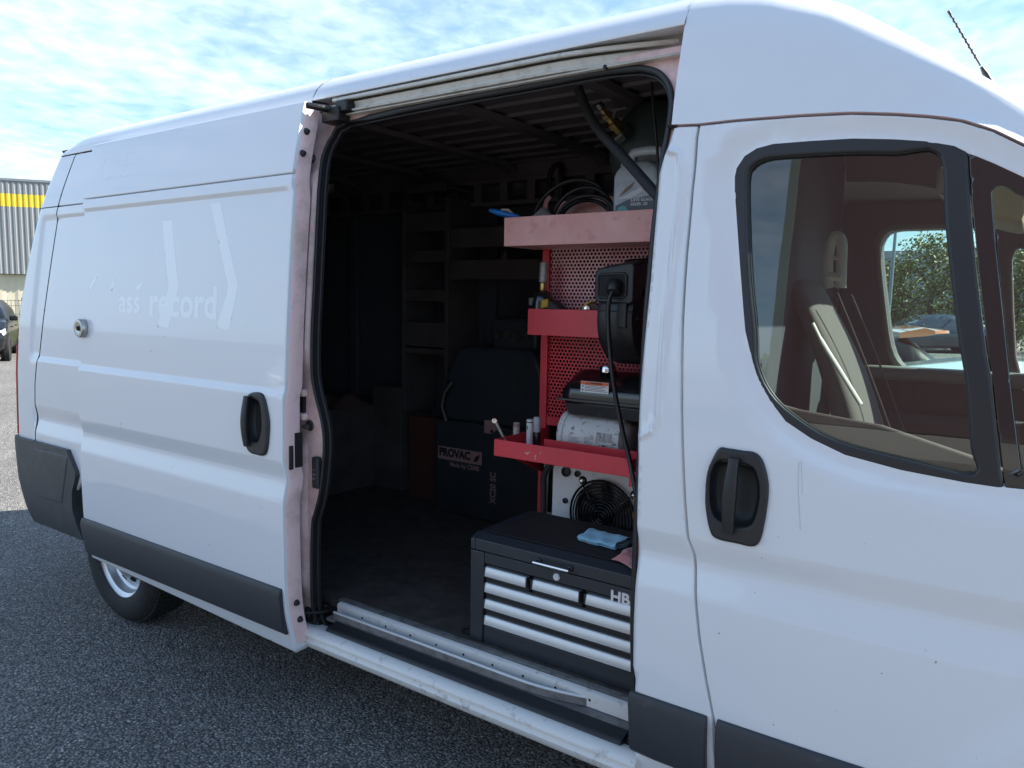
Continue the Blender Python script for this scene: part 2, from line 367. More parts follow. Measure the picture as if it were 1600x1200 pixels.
FINE = sorted(set([round(v, 4) for v in np.concatenate([np.arange(.885, 1.075, .006), np.arange(1.275, 1.325, .0035), np.arange(2.02, 2.058, .0028)])]))
def panel(name, outline, yf, m, parent, holes=(), thick=.014, er=.004, dx=.05, dz=.035, fine=True, drop=.003, xcols=(), step=.02, side='y', hthick=None):
    out = dens(outline, step)
    if area(out) < 0: out = out[::-1]
    hs = []
    for h in holes:
        h = dens(h, min(step, .012))
        if area(h) > 0: h = h[::-1]
        hs.append(h)
    loops = [out]+hs
    x0, z0 = out.min(0); x1, z1 = out.max(0)
    xs = sorted(set(np.round(np.concatenate([np.arange(x0+dx*.5, x1, dx), np.array(list(xcols)+[x0]) ]), 4)))
    zs = list(np.arange(z0+dz*.5, z1, dz))
    if fine:
        zs = [z for z in zs if min(abs(z-f) for f in FINE) > .012]+[f for f in FINE if z0 < f < z1]
    G = np.array([(x, z) for z in zs for x in xs])
    if len(G):
        keep = pip(G, out)
        for h in hs: keep &= ~pip(G, h)
        for L in loops:
            G = G[keep]; keep = poly_d(G, L) > er*1.8
        G = G[keep]
    pts = []; edges = []
    for L in loops:
        b = len(pts); pts += [tuple(p) for p in L]; edges += [(b+i, b+(i+1) % len(L)) for i in range(len(L))]
    for L in loops:
        I = L-vnorm(L)*er
        ok = poly_d(I, L) > er*.7; pts += [tuple(p) for p in I[ok]]
    pts += [tuple(p) for p in G]
    vc, _, fc, *_r = delaunay_2d_cdt([Vector(p) for p in pts], edges, [], 0, 1e-6)
    V = np.array([(p[0], p[1]) for p in vc]); F = np.array([f for f in fc if len(f) == 3])
    C = V[F].mean(1); keep = pip(C, out)
    for h in hs: keep &= ~pip(C, h)
    F = F[keep]
    Y = yf(V[:, 0], V[:, 1]); e = 1.5e-3
    gx = (yf(V[:, 0]+e, V[:, 1])-yf(V[:, 0]-e, V[:, 1]))/(2*e); gz = (yf(V[:, 0], V[:, 1]+e)-yf(V[:, 0], V[:, 1]-e))/(2*e)
    N = np.stack([gx, -np.ones_like(gx), gz], 1); N /= np.linalg.norm(N, axis=1)[:, None]
    for L in loops:
        vn = vnorm(L)
        d = np.full(len(V), 1e9); idx = np.zeros(len(V), int)
        for i, p in enumerate(L):
            q = np.hypot(V[:, 0]-p[0], V[:, 1]-p[1]); mm = q < d; d[mm] = q[mm]; idx[mm] = i
        on = d < 2e-4
        Y = np.where(on, Y+drop, Y)
        N[on] += np.stack([vn[idx[on], 0], 0*vn[idx[on], 0], vn[idx[on], 1]], 1)*1.1
    N /= np.linalg.norm(N, axis=1)[:, None]
    verts = [(v[0], y, v[1]) for v, y in zip(V, Y)]; norms = [tuple(n) for n in N]
    faces = [tuple(f) for f in F]
    # orientation: outward is -Y
    a, b_, c_ = (np.array(verts[i]) for i in faces[0]); 
    if np.cross(b_-a, c_-a)[1] > 0: faces = [f[::-1] for f in faces]
    for li, L in enumerate(loops):
        th = thick if li == 0 or hthick is None else hthick
        vn = vnorm(L); b0 = len(verts); yl = yf(L[:, 0], L[:, 1])+drop; n = len(L)
        for p, y, q in zip(L, yl, vn): verts.append((p[0], y, p[1])); norms.append((q[0], -.3, q[1]))
        for p, y, q in zip(L, yl, vn): verts.append((p[0], y+th, p[1])); norms.append((q[0], 0, q[1]))
        for i in range(n):
            k = (i+1) % n; faces.append((b0+i, b0+n+i, b0+n+k, b0+k))
    me = bpy.data.meshes.new(name); me.from_pydata(verts, [], faces); me.materials.append(m)
    me.polygons.foreach_set('use_smooth', [True]*len(me.polygons)); me.update()
    me.normals_split_custom_set_from_vertices([Vector(n).normalized() for n in norms])
    o = bpy.data.objects.new(name, me); return link(o, parent)

van = thing('panel_van', 'large white high-roof panel van with its side door slid open', 'van', (-1.2, 1.0, 0))
W = 2.05                     # overall width
def mir(y): return W-y

# --- shapes measured on the photograph (x forward, z up, metres)
GAP = [(0.104, 2.1), (0.102, 2.073), (0.103, 1.998), (0.101, 1.934), (0.101, 1.885), (0.099, 1.788), (0.099, 1.707), (0.101, 1.609), (0.106, 1.51), (0.114, 1.379), (0.122, 1.28), (0.135, 1.147), (0.148, 1.048), (0.163, 1.004), (0.167, 0.964), (0.18, 0.871), (0.193, 0.785), (0.214, 0.686), (0.239, 0.582), (0.259, 0.449)]
DOORTOP = [(0.037, 2.113), (0.101, 2.107), (0.201, 2.106), (0.355, 2.099), (0.468, 2.091), (0.561, 2.077), (0.624, 2.065), (0.685, 2.05), (0.745, 2.023), (0.802, 1.987)]
OPENING = [(-1.283, 2.292), (-1.357, 2.245), (-1.385, 2.19), (-1.392, 2.119), (-1.387, 1.851), (-1.386, 1.654), (-1.386, 1.508), (-1.382, 1.376), (-1.366, 1.305), (-1.336, 1.227), (-1.316, 1.164), (-1.31, 1.078), (-1.331, 0.923), (-1.361, 0.834), (-1.376, 0.783), (-1.39, 0.542), (-1.398, 0.454), (-1.393, 0.388), (-1.376, 0.362), (-1.348, 0.356), (-1.033, 0.359), (-0.728, 0.355), (-0.382, 0.357), (-0.172, 0.352), (-0.097, 0.344), (-0.06, 0.355), (-0.031, 0.379), (-0.011, 0.412), (-0.002, 0.477), (-0.007, 0.594), (-0.014, 0.753), (-0.015, 0.892), (-0.016, 1.038), (-0.015, 1.174), (-0.014, 1.352), (-0.017, 1.453), (-0.019, 1.639), (-0.016, 1.731), (-0.014, 1.846), (-0.009, 1.948), (-0.004, 2.041), (0.004, 2.109), (0.005, 2.178), (-0.003, 2.219), (-0.023, 2.254), (-0.054, 2.282), (-0.094, 2.298), (-0.129, 2.305), (-0.248, 2.312), (-0.43, 2.309), (-0.849, 2.306)]
BLEFT = [(0.033, 2.105), (0.022, 2.06), (0.016, 2.04), (0.013, 1.991), (0.013, 1.941), (0.01, 1.707), (0.006, 1.594), (0.003, 1.485), (0.001, 1.389), (0.002, 1.315), (0.007, 1.229), (0.011, 1.054), (0.014, 0.9), (0.013, 0.776), (0.015, 0.657), (0.024, 0.618), (0.018, 0.336)]
BEAD = [(0.034, 2.043), (0.047, 2.041), (0.058, 2.034), (0.065, 2.015), (0.068, 1.937), (0.063, 1.806), (0.056, 1.707), (0.051, 1.54), (0.048, 1.406), (0.045, 1.346), (0.032, 1.316), (0.005, 1.299)]
WOUT = [(0.204, 1.929), (0.201, 1.966), (0.204, 1.988), (0.223, 2.018), (0.253, 2.035), (0.294, 2.042), (0.379, 2.04), (0.473, 2.036), (0.562, 2.025), (0.626, 2.014), (0.679, 1.999), (0.704, 1.986), (0.756, 1.958), (0.806, 1.928)]
WOUT_B = [(0.857, 1.276), (0.827, 1.275), (0.751, 1.278), (0.627, 1.288), (0.51, 1.307), (0.433, 1.336), (0.371, 1.371), (0.33, 1.418), (0.297, 1.473), (0.278, 1.519), (0.257, 1.586), (0.248, 1.64), (0.232, 1.744), (0.216, 1.85)]
WIN = [(0.235, 1.954), (0.24, 1.985), (0.267, 2.003), (0.317, 2.007), (0.475, 2.001), (0.565, 1.992), (0.651, 1.982), (0.675, 1.83), (0.715, 1.603), (0.739, 1.492), (0.758, 1.358), (0.767, 1.301), (0.651, 1.313), (0.49, 1.339), (0.39, 1.388), (0.33, 1.44), (0.294, 1.509), (0.284, 1.587), (0.261, 1.718), (0.245, 1.849)]
BARR = [(0.701, 1.982), (0.715, 1.873), (0.737, 1.734), (0.768, 1.561), (0.78, 1.512), (0.812, 1.32), (0.821, 1.277)]
WOUT = WOUT+[(1.0, 1.80), (1.0, 1.245)]+WOUT_B

# --- outer surfaces
def S_side(x, z):      # rear quarter, door: base + window recess + swage channel
    rec = .011*lc(1.286, 1.314, z)*(1-lc(2.030, 2.047, z))
    return bY(z)+rec+chan(z)
XL = lambda z: np.interp(z, [1.25, 1.337, 2.006, 2.1], [-3.60, -3.60, -3.50, -3.48])
def S_rear(x, z):
    rec = .011*lc(1.286, 1.314, z)*(1-lc(2.030, 2.047, z))*ss(-.012, .012, x-XL(z))
    return bY(z)+rec+chan(z)*ss(-3.62, -3.54, x)
def S_door(x, z): return S_side(x, z)-.082
WOa = np.array(WOUT)
def S_front(x, z):
    P = np.stack([np.asarray(x, float).ravel(), np.asarray(z, float).ravel()], 1)
    d = poly_d(P, WOa).reshape(np.shape(x)); ins = pip(P, WOa).reshape(np.shape(x)); d = np.where(ins, 0, d)
    return bY(z)+chan(z)*(1-ss(.95, 1.25, x))+.014*(1-ss(.006, .062, d))+.05*np.clip((x-.35)/1.0, 0, 1)**2-.013*(1-ss(.545, .615, np.hypot(np.asarray(x)-1.28, np.asarray(z)-.345)))
BLa = np.array(BLEFT); BDa = np.array(BEAD)
_bz = BDa[::-1]
def S_bpil(x, z):
    x = np.asarray(x, float); z = np.asarray(z, float); P = np.stack([x.ravel(), z.ravel()], 1)
    dl = poly_d(P, BLa, False).reshape(x.shape)
    region = np.concatenate([BDa, BLa[(BLa[:, 1] > BDa[-1, 1]) & (BLa[:, 1] < BDa[0, 1])][::-1]+np.array([-.05, 0])])
    db = poly_d(P, BDa, False).reshape(x.shape); ins = pip(P, region).reshape(x.shape)
    rec = np.where(ins, ss(-.004, .012, db), ss(-.004, .012, -db)); 
    return bY(z)+chan(z)+.003*rec-.009*np.exp(-(db/.009)**2)+.010*(1-ss(0, .010, dl))**1.5

# --- sliding door
DX0, DX1 = -2.905, -1.382
SD_CUP = [(-1.539, 1.267), (-1.504, 1.256), (-1.493, 1.209), (-1.494, 1.156), (-1.513, 1.111), (-1.552, 1.111), (-1.575, 1.147), (-1.578, 1.205), (-1.566, 1.25)]
sdoor = panel('sliding_door', [(DX0, .352), (DX1, .30), (DX1, 2.088), (DX0, 2.088)], S_door, paint, van, thick=.055, er=.006, holes=[smooth_pts(SD_CUP, 4, True)], hthick=.02)
sdoor['label'] = 'white sliding side door slid back along the van'
panel('upper_door_panel', [(DX0, 2.093), (DX1, 2.093), (DX1, 2.352), (DX0+.0, 2.352)], S_door, paint, sdoor, thick=.05, er=.005)
def strip(name, x0, x1, yf, parent, z0=.372, z1=.572, out=.020, m=None, cham=.05):
    prof = [(z1, -.001), (z1-.004, .010), (z1-.030, out), (z0+.014, out), (z0, out-.010), (z0, -.001)]
    rings = []
    n = max(2, int((x1-x0)/.1)+2)
    for i in range(n):
        x = x0+(x1-x0)*i/(n-1); rings.append([(x, float(yf(np.array([x]), np.array([z]))[0])-o, z) for z, o in prof])
    return MB().loft(rings).build(name, m or trim_plastic, parent, smooth=35, bevel=.004, segs=3)
strip('trim_strip', DX0-.0, DX1-.012, S_door, sdoor, .378, .566)
# front edge face of the sliding door: folded steel flange seen from the front
for z0, z1 in ((.33, .97), (.985, 1.29), (1.31, 2.08)):
    pass
dj = MB()
zs_ = np.linspace(.335, 2.345, 60)
dj.loft([[(DX1-.004, float(S_door(np.array([DX1]), np.array([z]))[0])+.012, z), (DX1+.006, float(S_door(np.array([DX1]), np.array([z]))[0])+.022, z), (DX1+.006, float(S_door(np.array([DX1]), np.array([z]))[0])+.075, z), (DX1-.03, float(S_door(np.array([DX1]), np.array([z]))[0])+.078, z)] for z in zs_], closed=True).build('door_edge_flange', jamb_paint, sdoor, smooth=50)
def on_door_edge(z, dy=.045): return (DX1+.007, float(S_door(np.array([DX1]), np.array([z]))[0])+dy, z)
for z, dy in ((2.245, .03), (2.165, .03), (.50, .045), (.43, .05)):
    p = on_door_edge(z, dy); MB().lathe([(.001, .013), (.007, .012), (.011, .004), (.013, 0)], p, (1, 0, 0), 14).build('rubber_stop', rubber, sdoor)
p = on_door_edge(1.06, .035); MB().obox(p, (1, 0, 0), (0, 1, 0), (0, 0, 1), .004, .010, .045).build('edge_plug', black_plastic, sdoor, bevel=.004)
p = on_door_edge(1.085, .068); MB().obox(p, (1, 0, 0), (0, 1, 0), (0, 0, 1), .006, .016, .065).build('latch_slot', dark_void, sdoor, bevel=.002)
# lock
LX, LY, LZ = -2.868, float(S_door(np.array([-2.87]), np.array([1.485]))[0]), 1.485
lk = MB().lathe([(.043, 0), (.044, .004), (.044, .022), (.041, .026), (.030, .027), (.028, .0255), (.001, .0255)], (LX, LY, LZ), (0, -1, 0), 40).build('puck_lock', mat('puck_lock_steel', (.46, .45, .42), .3, metal=.9), sdoor)
MB().cyl((LX+.004, LY-.0255, LZ), (LX+.004, LY-.031, LZ), .012, .010, 18).obox((LX+.004, LY-.032, LZ), (1, 0, 0), (0, 1, 0), (0, 0, 1), .002, .001, .007).build('lock_keyhole', dark_void, sdoor)

# handle: plate with rounded rim, deep cup and a vertical grip
def handle(plate_outline, cup, grip_x, grip_w, parent, yf, wide=True):
    cx = np.mean([p[0] for p in plate_outline]); cz = np.mean([p[1] for p in plate_outline])
    po = smooth_pts(plate_outline, 5, True); cu = smooth_pts(cup, 5, True)
    pl = panel('handle_plate', po, lambda x, z: yf(x, z)-.014, handle_plastic, parent, holes=[cu], thick=.016, er=.009, dx=.02, dz=.02, fine=False, drop=.007, step=.008, hthick=.004)
    cl = np.array(cu); c0 = cl.mean(0); rings = []
    y0 = float(yf(np.array([c0[0]]), np.array([c0[1]]))[0])-.010
    for s, d in ((1.0, 0), (.97, .012), (.90, .028), (.75, .036), (.4, .038), (.01, .038)):
        rings.append([(c0[0]+(p[0]-c0[0])*s, y0+d, c0[1]+(p[1]-c0[1])*s) for p in cl])
    MB().loft(rings, True, False).build('handle_cup', handle_plastic, pl.parent, smooth=60)
    z0 = cl[:, 1].min()-.018; z1 = cl[:, 1].max()+.012; rings = []
    for t in np.linspace(0, 1, 15):
        z = z0+(z1-z0)*t; bow = math.sin(math.pi*t)*.012; wd = grip_w*(.78+.22*math.sin(math.pi*min(1, t*1.1)))
        ring = []
        for k in range(20):
            a = 2*math.pi*k/20; c_, s_ = math.cos(a), math.sin(a)
            ex = math.copysign(abs(c_)**.55, c_); ey = math.copysign(abs(s_)**.55, s_)
            ring.append((grip_x+ex*wd*.5+.006*(t-.5), y0-.010-bow+ey*.010, z))
        rings.append(ring)
    MB().loft(rings).build('handle_grip', handle_plastic, pl.parent, smooth=50)
SD_PLATE = [(-1.554, 1.29), (-1.489, 1.288), (-1.461, 1.234), (-1.45, 1.172), (-1.469, 1.071), (-1.527, 1.059), (-1.578, 1.071), (-1.607, 1.136), (-1.614, 1.2), (-1.591, 1.257)]
SD_CUP = [(-1.539, 1.267), (-1.504, 1.256), (-1.493, 1.209), (-1.494, 1.156), (-1.513, 1.111), (-1.552, 1.111), (-1.575, 1.147), (-1.578, 1.205), (-1.566, 1.25)]
handle(SD_PLATE, SD_CUP, -1.562, .030, sdoor, S_door)

# faded adhesive ghosts of removed lettering
def ghost(poly, name='old_chevron_mark'):
    panel(name, poly, lambda x, z: S_door(x, z)-.0006, ghost_print, sdoor, thick=.0006, er=.0008, dx=.03, dz=.03, fine=False, drop=.0001)
ghost([(-1.882, 2.012), (-1.819, 2.013), (-1.675, 1.685), (-1.721, 1.517), (-1.805, 1.522), (-1.74, 1.682)])
ghost([(-2.227, 1.96), (-2.15, 1.959), (-2.079, 1.678), (-2.144, 1.51), (-2.232, 1.512), (-2.155, 1.678)])
ghost([(-2.768, 1.731), (-2.836, 1.669), (-2.805, 1.666), (-2.745, 1.731)])
ghost([(-2.605, 1.716), (-2.63, 1.67), (-2.613, 1.661), (-2.588, 1.716)])
ghost([(-2.361, 1.704), (-2.433, 1.671), (-2.385, 1.666), (-2.355, 1.691)])
for body, ax, az, size, bold in (('record', -2.30, 1.562, .172, .005), ('ass', -2.55, 1.57, .145, .003)):
    o = text_obj('old_lettering', body, size, (ax, 0, az), (1, 0, 0), (0, 0, 1), ghost_print, sdoor, depth=.0003, bold=bold, sx=1.04)
    for v in o.data.vertices:
        v.co.y = float(S_door(np.array([v.co.x]), np.array([v.co.z]))[0])-(.0007 if v.co.y < 0 else -.0004)
faint_paint = mat('faint_paint_ghost', (.785, .80, .825), .36, spec=.35, coat=.75, coat_r=.012)
o = text_obj('old_upper_lettering', 'CLE', .17, (-2.79, 0, 2.17), (1, 0, 0), (0, 0, 1), faint_paint, sdoor, depth=.0003)
for v in o.data.vertices: v.co.y = float(S_door(np.array([v.co.x]), np.array([v.co.z]))[0])-(.0004 if v.co.y < 0 else -.0006)

# --- rear quarter and corner
XR = lambda z: np.interp(z, [.30, .45, .63, .80, 1.2, 1.57, 1.84, 2.17, 2.36], [-3.70, -3.77, -3.835, -3.85, -3.84, -3.80, -3.71, -3.57, -3.49])
XS = lambda z: np.interp(z, [.4, 1.159, 2.062, 2.36], [-3.60, -3.555, -3.345, -3.25])     # seam behind the corner post
arch = [(-2.78+.47*math.cos(a), .34+.47*math.sin(a)) for a in np.linspace(R(10), R(170), 25)]
zs1 = np.linspace(.74, 2.088, 50)
quarter = [(float(XS(z))+.003, z) for z in zs1[::-1]]+[(-3.5, .74), (-3.2, .74)]+arch[::-1]+[(-1.47, .42), (-1.47, 2.088)]
panel('rear_quarter_panel', quarter, S_rear, paint, van, xcols=np.arange(-3.64, -3.44, .012), thick=.012)
zs2 = np.linspace(2.093, 2.352, 12)
panel('upper_quarter_panel', [(float(XS(z))+.003, z) for z in zs2[::-1]]+[(-1.47, 2.093), (-1.47, 2.352)], S_rear, paint, van, thick=.012)
def corner(z0, z1, n, off=0.0, a0=None, a1=None, first=True, xs=None):
    rows = []
    for z in np.linspace(z0, z1, n):
        xr = float(XR(z)); rad = .10; row = []
        if first:
            xst = float(xs(z)) if xs else float(XS(z))-.003
            for t in np.linspace(0, 1, 16)[:-1]:
                x = xst+(xr+rad-xst)*t; row.append((x, float(S_rear(np.array([x]), np.array([z]))[0])-off, z))
        yb = float(S_rear(np.array([xr+rad]), np.array([z]))[0])
        for a in np.linspace(a0 or 0, a1 or R(90), 12): row.append((xr+rad-(rad+off)*math.sin(a), yb+rad-(rad+off)*math.cos(a), z))
        if first: row += [(xr, yb+rad+.25, z), (xr, 1.0, z)]
        rows.append(row)
    return rows
MB().sheet(corner(.42, 2.088, 90)).build('rear_corner_panel', paint, van, smooth=60)
MB().sheet(corner(2.093, 2.352, 14)).build('upper_corner_panel', paint, van, smooth=60)
tl = MB(); rr1 = corner(.86, 1.36, 20, .014, R(38), R(90), False); rr2 = corner(.86, 1.36, 20, -.002, R(38), R(90), False)
tl.loft([a+b[::-1] for a, b in zip(rr1, rr2)]).build('tail_light', lens_red, van, smooth=50, bevel=.003)
bz = np.linspace(.385, .853, 24)
def XA(z): return float(np.interp(z, [.385, .54, .64, .74, .853], [-3.095, -3.15, -3.14, -3.085, -3.175]))
rows = corner(.385, .853, 24, .022, xs=XA)
bump_in = corner(.385, .853, 24, -.03, xs=XA)
bmp = MB(); bmp.sheet(rows); bmp.sheet([rows[-1], bump_in[-1]]); bmp.sheet([bump_in[0], rows[0]]); bmp.sheet([[a[0] for a in rows], [a[0] for a in bump_in]])
bmp.build('rear_bumper', grey_plastic, van, smooth=50)
# raised step pressed in the bumper side
panel('bumper_panel_step', [(-3.552, 0.816), (-3.157, 0.823), (-3.254, 0.559), (-3.546, 0.555)], lambda x, z: bY(z)-.026, grey_plastic, van, thick=.01, er=.006, dx=.05, fine=False, drop=.004)
MB().box(-3.77, -3.6, .2, 1.85, .40, .84).build('bumper_beam', grey_plastic, van, bevel=.02)

# --- roof and cant rail
RS = [(.210, 2.372), (.127, 2.359), (.1255, 2.366), (.134, 2.395), (.150, 2.424), (.178, 2.452), (.220, 2.478), (.300, 2.502), (.50, 2.528), (.75, 2.54), (1.025, 2.545)]
RSF = RS+[(mir(y), z) for y, z in RS[-2::-1]]
def roof_rows(xs, f=lambda x: (0, 0), up=0):
    out = []
    for x in xs:
        dzr, ins = f(x); out.append([(x, 1.025+(y-1.025)*(1-ins*max(0, z-2.365)/.15), z-dzr*max(0, z-2.362)/.18+up*max(0, 2.40-z)/.04) for y, z in RSF])
        if x < -3.39:
            e = .10-math.sqrt(max(1e-9, .01-(min(.0999, -3.39-x))**2)); out[-1] = [(a, b+(e if b < 1.025 else -e)*(1-abs(b-1.025)/.9*0), c) for a, b, c in out[-1]]
    return out
def rear_round(x):
    t = np.clip((-3.13-x)/.36, 0, 1); return (.16*t**2.2, .06*t**2.5)
xs_ = list(np.linspace(-1.442, -3.1, 10))+list(np.linspace(-3.16, -3.39, 10))+[-3.43, -3.455, -3.468]
rrw = roof_rows(xs_, rear_round); MB().sheet(rrw+[[(-3.478, p[1], max(2.3535, min(p[2], 2.375))) for p in rrw[-1]], [(-3.489, min(max(p[1], .24), 1.81), 2.3535) for p in rrw[-1]]]).build('roof_rear_section', paint, van, smooth=50)
MB().sheet(roof_rows(list(np.linspace(-1.436, .030, 10)), up=.019)).build('roof_middle_section', paint, van, smooth=60)

# --- cab roof side and roof, lofted from the top of the door to the crown
dtx = np.array([p[0] for p in DOORTOP]+[1.0, 1.2, 1.45]); dtz = np.array([p[1] for p in DOORTOP]+[float(DOORTOP[-1][1])-.13, 1.70, 1.50])
ZC = lambda x: np.interp(x, [.0, .05, .15, .25, .40, .55, .70, .85, 1.0, 1.2, 1.45], [2.546, 2.544, 2.532, 2.505, 2.426, 2.308, 2.186, 2.062, 1.945, 1.80, 1.62])
IN = lambda x: .02*np.clip((x-.3)/.8, 0, 2)**2*2
SEC = [(.068, 2.10), (.080, 2.17), (.094, 2.24), (.110, 2.30), (.125, 2.36), (.142, 2.405), (.165, 2.44), (.205, 2.472), (.27, 2.50), (.40, 2.522), (.65, 2.538), (1.025, 2.548)]
def cab_row(x):
    zb = float(np.interp(x, dtx, dtz)); zc_ = float(ZC(x)); out = []
    for y, z in SEC:
        t = (z-2.10)/(2.548-2.10); zz = zb+t*(zc_-zb); kk = min(1, max(.25, (zc_-zb)/.445)); w_ = min(1, max(0, (y-.068)/.5))
        yy = .068+(y-.068)*(kk+(1-kk)*w_); yy += float(IN(x))*(1-(yy-.068)/.957)
        if t < .02: yy = float(S_front(np.array([x]), np.array([zz]))[0]) if x > .1 else float(bY(zz))
        out.append((x, yy, zz))
    return out+[(x, mir(y), z) for x, y, z in out[-2::-1]]
LE = lambda z: np.interp(z, [2.05, 2.2, 2.36, 2.5], [.055, .050, .042, .036])
rows = []
for x in list(np.linspace(.042, .9, 30))+[1.0, 1.1, 1.2, 1.32, 1.45]:
    rows.append(cab_row(x))
# the rear edge of this panel overhangs the door opening and turns inward
first = rows[0]; lip = [(p[0]+.004, p[1]+(.05 if i < len(SEC) else -.05), p[2]) for i, p in enumerate(first)]
NS = len(SEC); XW = .66
roofr = [r for r in rows if r[0][0] <= XW]; scr = [roofr[-1]]+[r for r in rows if r[0][0] > XW]
crm = MB(); allr = [[(.030, p[1], p[2]) for p in first]]+rows[1:]; nn_ = len(first)
crm.add([p for r in allr for p in r], [(i*nn_+j, i*nn_+j+1, (i+1)*nn_+j+1, (i+1)*nn_+j) for i in range(len(allr)-1) for j in range(nn_-1) if not (allr[i][0][0] > XW-.02 and 8 <= j < nn_-9)])
crm.build('cab_roof_panel', paint, van, smooth=55)
MB().sheet([r[8:-8] for r in scr]).build('windscreen', glass, van, smooth=60)
MB().sheet([[(.031, p[1], p[2]) for p in first[:7]], [(.032, p[1]+.05, p[2]) for p in first[:7]]]).build('cab_roof_return', jamb_paint, van, smooth=0)
# lower lip of the cab roof side just above the door gap
MB().sheet([[(r[0][0], r[0][1], r[0][2]) for r in rows], [(r[0][0], r[0][1]+.03, r[0][2]-.002) for r in rows]]).build('door_top_gutter', jamb_paint, van, smooth=60)

# --- pillar panel between the side opening and the cab door
gl = [(x-.004, z) for x, z in GAP]
BLEFT = [(x-.012*min(1, max(0, (2.06-z)/.06)), z) for x, z in BLEFT]
BLa = np.array(BLEFT)
BP = BLEFT+[(gl[-1][0], BLEFT[-1][1])]+gl[::-1][1:]+[(gl[0][0], gl[0][1]-.0)]
panel('door_pillar_panel', BP, S_bpil, paint, van, thick=.02, er=.003, dx=.012, dz=.03)
strip('pillar_trim_strip', BLEFT[-4][0]+.002, GAP[-2][0]-.014, S_bpil, van, .400, .588)

# --- cab door
gr = [(x+.004, z) for x, z in GAP]
DT = [(x, z-.007) for x, z in DOORTOP[1:]]
fd = [(gr[0][0], gr[0][1]-.0)]+[p for p in DT if p[0] > gr[0][0]+.01]+[(1.02, DOORTOP[-1][1]-.155), (1.09, 1.70), (1.10, 1.2), (1.08, .40), (gr[-1][0]+.02, .40)]+gr[::-1][:-1]
wo_ = np.array(dens(WOUT, .02)); 
if area(wo_) < 0: wo_ = wo_[::-1]
whole = [tuple(p) for p in wo_-vnorm(wo_)*.008]
FD_PLATE = [(0.221, 1.292), (0.243, 1.295), (0.28, 1.294), (0.31, 1.293), (0.33, 1.276), (0.345, 1.234), (0.349, 1.192), (0.344, 1.126), (0.335, 1.077), (0.318, 1.061), (0.282, 1.061), (0.228, 1.063), (0.209, 1.083), (0.195, 1.14), (0.193, 1.188), (0.196, 1.225), (0.203, 1.254)]
FD_CUP = [(0.219, 1.257), (0.244, 1.264), (0.279, 1.262), (0.308, 1.255), (0.322, 1.227), (0.327, 1.188), (0.321, 1.14), (0.31, 1.114), (0.283, 1.105), (0.239, 1.109), (0.217, 1.124), (0.207, 1.155), (0.204, 1.201), (0.207, 1.233)]
cdoor = panel('cab_door', fd, S_front, paint, van, holes=[whole, [( .5*(p[0]+np.mean([q[0] for q in FD_CUP]))*1.0+.5*(p[0]-np.mean([q[0] for q in FD_CUP]))*1.0, p[1]) for p in smooth_pts(FD_CUP, 4, True)]], thick=.03, er=.004, dx=.035, dz=.03)
handle(FD_PLATE, FD_CUP, 0.264, .034, cdoor, S_front)
strip('trim_strip', GAP[-2][0]+.012, 1.07, S_front, cdoor, .405, .590)
bar_r = np.array(BARR)
fr_out = [p for p in WOUT if p[0] < np.interp(p[1], bar_r[::-1, 1], bar_r[::-1, 0])]
i_top = [i for i, p in enumerate(WOUT) if p[0] > np.interp(p[1], bar_r[::-1, 1], bar_r[::-1, 0])]
fr_poly = WOUT[:i_top[0]]+BARR+WOUT[i_top[-1]+1:]
frame = panel('window_frame', fr_poly, lambda x, z: S_front(x, z)-.001, mat('window_rubber', (.020, .021, .024), .42, bump=.08, bscale=200), cdoor, holes=[smooth_pts(WIN, 3, True)], thick=.02, er=.006, dx=.03, dz=.03, fine=False, drop=.004, hthick=.016)
def S_glass(x, z): return bY(z)+.020+.05*np.clip((x-.35)/1.0, 0, 1)**2+.014
wc = np.array(WIN).mean(0); wbig = [(wc[0]+(p[0]-wc[0])*1.03, wc[1]+(p[1]-wc[1])*1.03) for p in WIN]
panel('window_glass', smooth_pts(wbig, 3, True), S_glass, glass, cdoor, thick=.0001, er=.004, dx=.03, dz=.03, fine=False, drop=0)
MB().tube([(p[0], float(S_glass(np.array([p[0]]), np.array([p[1]]))[0])-.004, p[1]) for p in smooth_pts(WIN, 4, True)], .0035, 8, closed=True).build('glass_run_seal', rubber, cdoor)
qz = [(x+.004, z) for x, z in BARR]
qout = qz+[(1.0, WOUT[i_top[-1]-0][1] if False else 1.25)]+[(1.0, 1.80)]+[p for p in WOUT[:i_top[-1]+1] if p[0] > qz[0][0]+.02 and p[1] > 1.5 and p[0] < .98][::-1]
qhole = [(0.754, 1.88), (0.756, 1.898), (0.766, 1.905), (0.787, 1.896), (0.81, 1.879)]+[(.955, 1.80), (.955, 1.30)]+[(0.853, 1.323), (0.849, 1.316), (0.839, 1.368), (0.816, 1.498), (0.79, 1.655), (0.77, 1.773)]
panel('quarter_window_border', qout, lambda x, z: S_front(x, z)+.002, frit, cdoor, holes=[smooth_pts(qhole, 3, True)], thick=.006, er=.002, dx=.03, dz=.03, fine=False, drop=.001)
panel('quarter_glass', qhole, lambda x, z: S_front(x, z)+.006, glass, cdoor, thick=.0001, er=.003, dx=.04, dz=.04, fine=False, drop=0)

